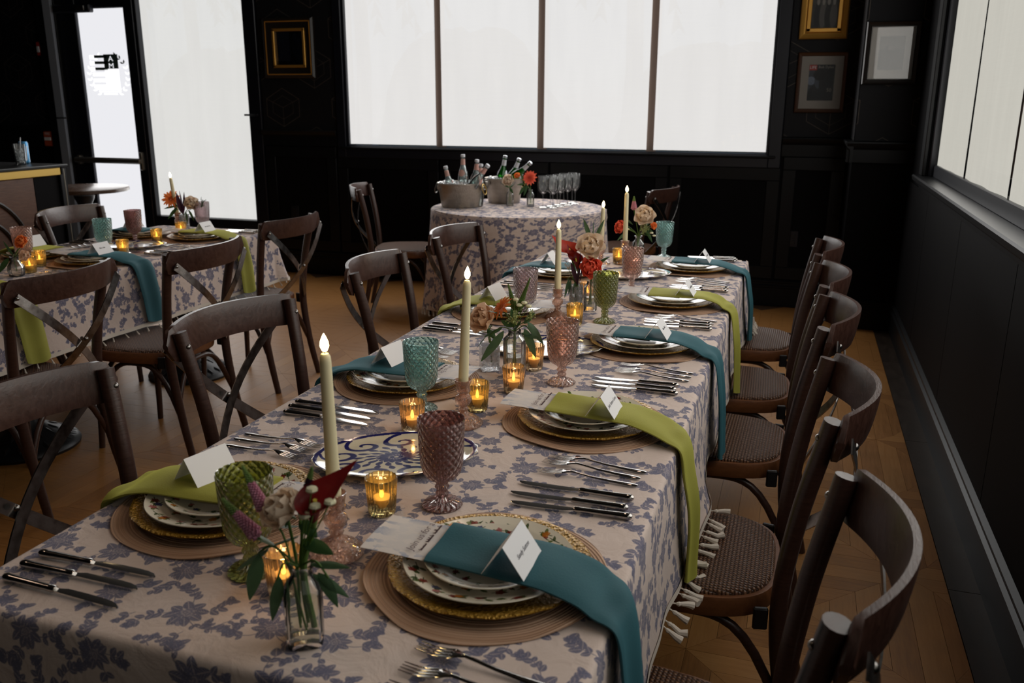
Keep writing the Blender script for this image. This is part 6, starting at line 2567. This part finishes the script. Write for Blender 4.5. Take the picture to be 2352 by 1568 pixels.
def frame_pic(label, x0, x1, z0, z1, y, fw_, mat_w, fmat, kind, depth=.03, inner=None, cat='picture', innerw=.0, ornate=False):
    o = thing('framed_picture', label, cat, ((x0 + x1) / 2, y, (z0 + z1) / 2), group='framed pictures on the walls')
    cx, cz = (x0 + x1) / 2, (z0 + z1) / 2
    w, h = (x1 - x0) / 2, (z1 - z0) / 2
    prof = [(0, 0), (0, depth * .7), (fw_ * .18, depth), (fw_ * .55, depth * .72), (fw_ * .8, depth * .62), (fw_, depth * .4), (fw_, 0)]
    b = MB()
    m = len(prof)
    vs = []
    cs = [(-1, -1), (1, -1), (1, 1), (-1, 1)]
    for sx, sz in cs:
        for (d, dp) in prof:
            vs.append((sx * (w - d), -dp, sz * (h - d)))
    fs = []
    for k in range(4):
        k2 = (k + 1) % 4
        for i in range(m - 1):
            fs.append((k * m + i, k2 * m + i, k2 * m + i + 1, k * m + i + 1))
    b.add(vs, fs)
    link('frame', b.mesh('frame', M_[fmat], angle=20), o)
    if inner:
        iw = innerw
        b = boxes([(-w + fw_ - .002, w - fw_ + .002, -depth * .75, -depth * .3, -h + fw_ - .002, -h + fw_ + iw), (-w + fw_ - .002, w - fw_ + .002, -depth * .75, -depth * .3, h - fw_ - iw, h - fw_ + .002),
                   (-w + fw_ - .002, -w + fw_ + iw, -depth * .75, -depth * .3, -h + fw_, h - fw_), (w - fw_ - iw, w - fw_ + .002, -depth * .75, -depth * .3, -h + fw_, h - fw_)], .003)
        link('inner_frame', b.mesh('inner_frame', M_[inner], angle=30), o)
        if ornate:
            bm = MB()
            per = []
            for k in range(46):
                per.append((-w + fw_ * .35 + (2 * w - fw_ * .7) * k / 45, h - fw_ * .35))
                per.append((-w + fw_ * .35 + (2 * w - fw_ * .7) * k / 45, -h + fw_ * .35))
                per.append((-w + fw_ * .35, -h + fw_ * .35 + (2 * h - fw_ * .7) * k / 45))
                per.append((w - fw_ * .35, -h + fw_ * .35 + (2 * h - fw_ * .7) * k / 45))
            for px, pz in per:
                bm.box((px, -depth * .88, pz), (.010, .010, .010), Matrix.Rotation(.6, 3, 'Y'), bevel=.003)
            link('beading', bm.mesh('beading', M_['gold_frame']), o)
    e = fw_ + (innerw if inner else 0)
    wi, hi = w - e, h - e
    if mat_w:
        link('mat_board', MB().box((0, -.006, 0), (wi * 2 + .004, .004, hi * 2 + .004)).mesh('mat_board', M_['mat_board'], smooth=False), o)
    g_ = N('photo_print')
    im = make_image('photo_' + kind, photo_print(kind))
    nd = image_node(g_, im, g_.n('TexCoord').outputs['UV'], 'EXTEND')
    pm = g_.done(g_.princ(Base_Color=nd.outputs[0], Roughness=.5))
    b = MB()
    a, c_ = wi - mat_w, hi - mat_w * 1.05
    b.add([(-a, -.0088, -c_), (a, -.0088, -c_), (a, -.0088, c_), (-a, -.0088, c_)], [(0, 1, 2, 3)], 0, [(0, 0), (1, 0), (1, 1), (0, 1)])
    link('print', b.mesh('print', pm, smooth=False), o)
    link('glazing', MB().box((0, -.0115, 0), (wi * 2 + .004, .0015, hi * 2 + .004)).mesh('glazing', M_['picture_glass'], smooth=False), o)
    return o, a, c_


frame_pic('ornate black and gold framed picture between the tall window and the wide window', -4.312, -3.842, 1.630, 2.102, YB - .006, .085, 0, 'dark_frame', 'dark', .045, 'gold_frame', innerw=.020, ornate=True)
frame_pic('gold framed group photograph, uppermost right of the wide window', -.095, .212, 1.868, 2.26, YB - .006, .045, .0, 'gold_frame', 'group', .035, 'gold_frame', innerw=.024)
o, a, c_ = frame_pic('brown framed magazine cover portrait under the gold framed photograph', -.088, .236, 1.385, 1.783, YB - .006, .026, .052, 'brown_frame', 'bust', .022)
link('masthead_block', MB().box((-a * .70, -.0094, c_ * .84), (a * .58, .0006, c_ * .30)).mesh('masthead_block', M_['red_plastic'], smooth=False), o)
link('lettering', text_mesh('LIFE', .026, M_['white_card'], 0, 'CENTER'), o, (-a * .70, -.0100, c_ * .84), (PI / 2, 0, 0))
link('lettering', text_mesh('Bob Dylan', .0235, M_['mat_board'], 0, 'CENTER'), o, (a * .30, -.0096, c_ * .86), (PI / 2, 0, 0))
link('lettering', text_mesh('50', .034, M_['mat_board'], 0, 'CENTER'), o, (a * .66, -.0096, -c_ * .42), (PI / 2, 0, 0))
frame_pic('black framed newspaper print on the corner column', .305, .615, 1.562, 1.930, 6.064, .030, .050, 'dark_frame', 'poster', .030, 'bolt', innerw=.003)

o = thing('fire_alarm', 'small red fire alarm horn high on the wall beside the door', 'alarm', (-6.64, YB - .004, 1.895))
link('body', MB().box((0, -.02, 0), (.098, .04, .125), bevel=.008).mesh('body', M_['red_plastic']), o)
link('strobe', MB().box((-.022, -.044, -.005), (.03, .010, .055), bevel=.004).mesh('strobe', M_['label_white']), o)
o = thing('fire_pull_station', 'orange-red fire pull station on the wall beside the door', 'alarm', (-6.695, YB - .004, 1.10))
link('body', MB().box((0, -.018, 0), (.10, .036, .136), bevel=.006).mesh('body', M_['orange_red']), o)
link('handle', MB().box((0, -.040, .0), (.075, .010, .030), bevel=.003).mesh('handle', M_['white_card']), o)
link('lettering', text_mesh('FIRE', .032, M_['white_card'], 0, 'CENTER'), o, (0, -.0368, .045), (PI / 2, 0, 0))

for i, (x, z, lb) in enumerate(((-.02, .50, 'black outlet plate low on the back wall right of the long table'), (-4.13, .52, 'black outlet plate low on the back wall under the ornate frame'))):
    o = thing('outlet_plate', lb, 'outlet', (x, YB - .0005, z), group='wall outlets')
    link('plate', MB().box((0, -.004, 0), (.075, .008, .118), bevel=.003).mesh('plate', M_['bronze']), o)
    link('socket', MB().box((0, -.009, .022), (.032, .004, .028), bevel=.002).mesh('socket', M_['iron']), o)
    link('socket', MB().box((0, -.009, -.022), (.032, .004, .028), bevel=.002).mesh('socket', M_['iron']), o)

print('objects', len(bpy.data.objects), 'tris', sum(sum(len(p.vertices) - 2 for p in m.polygons) for m in bpy.data.meshes))
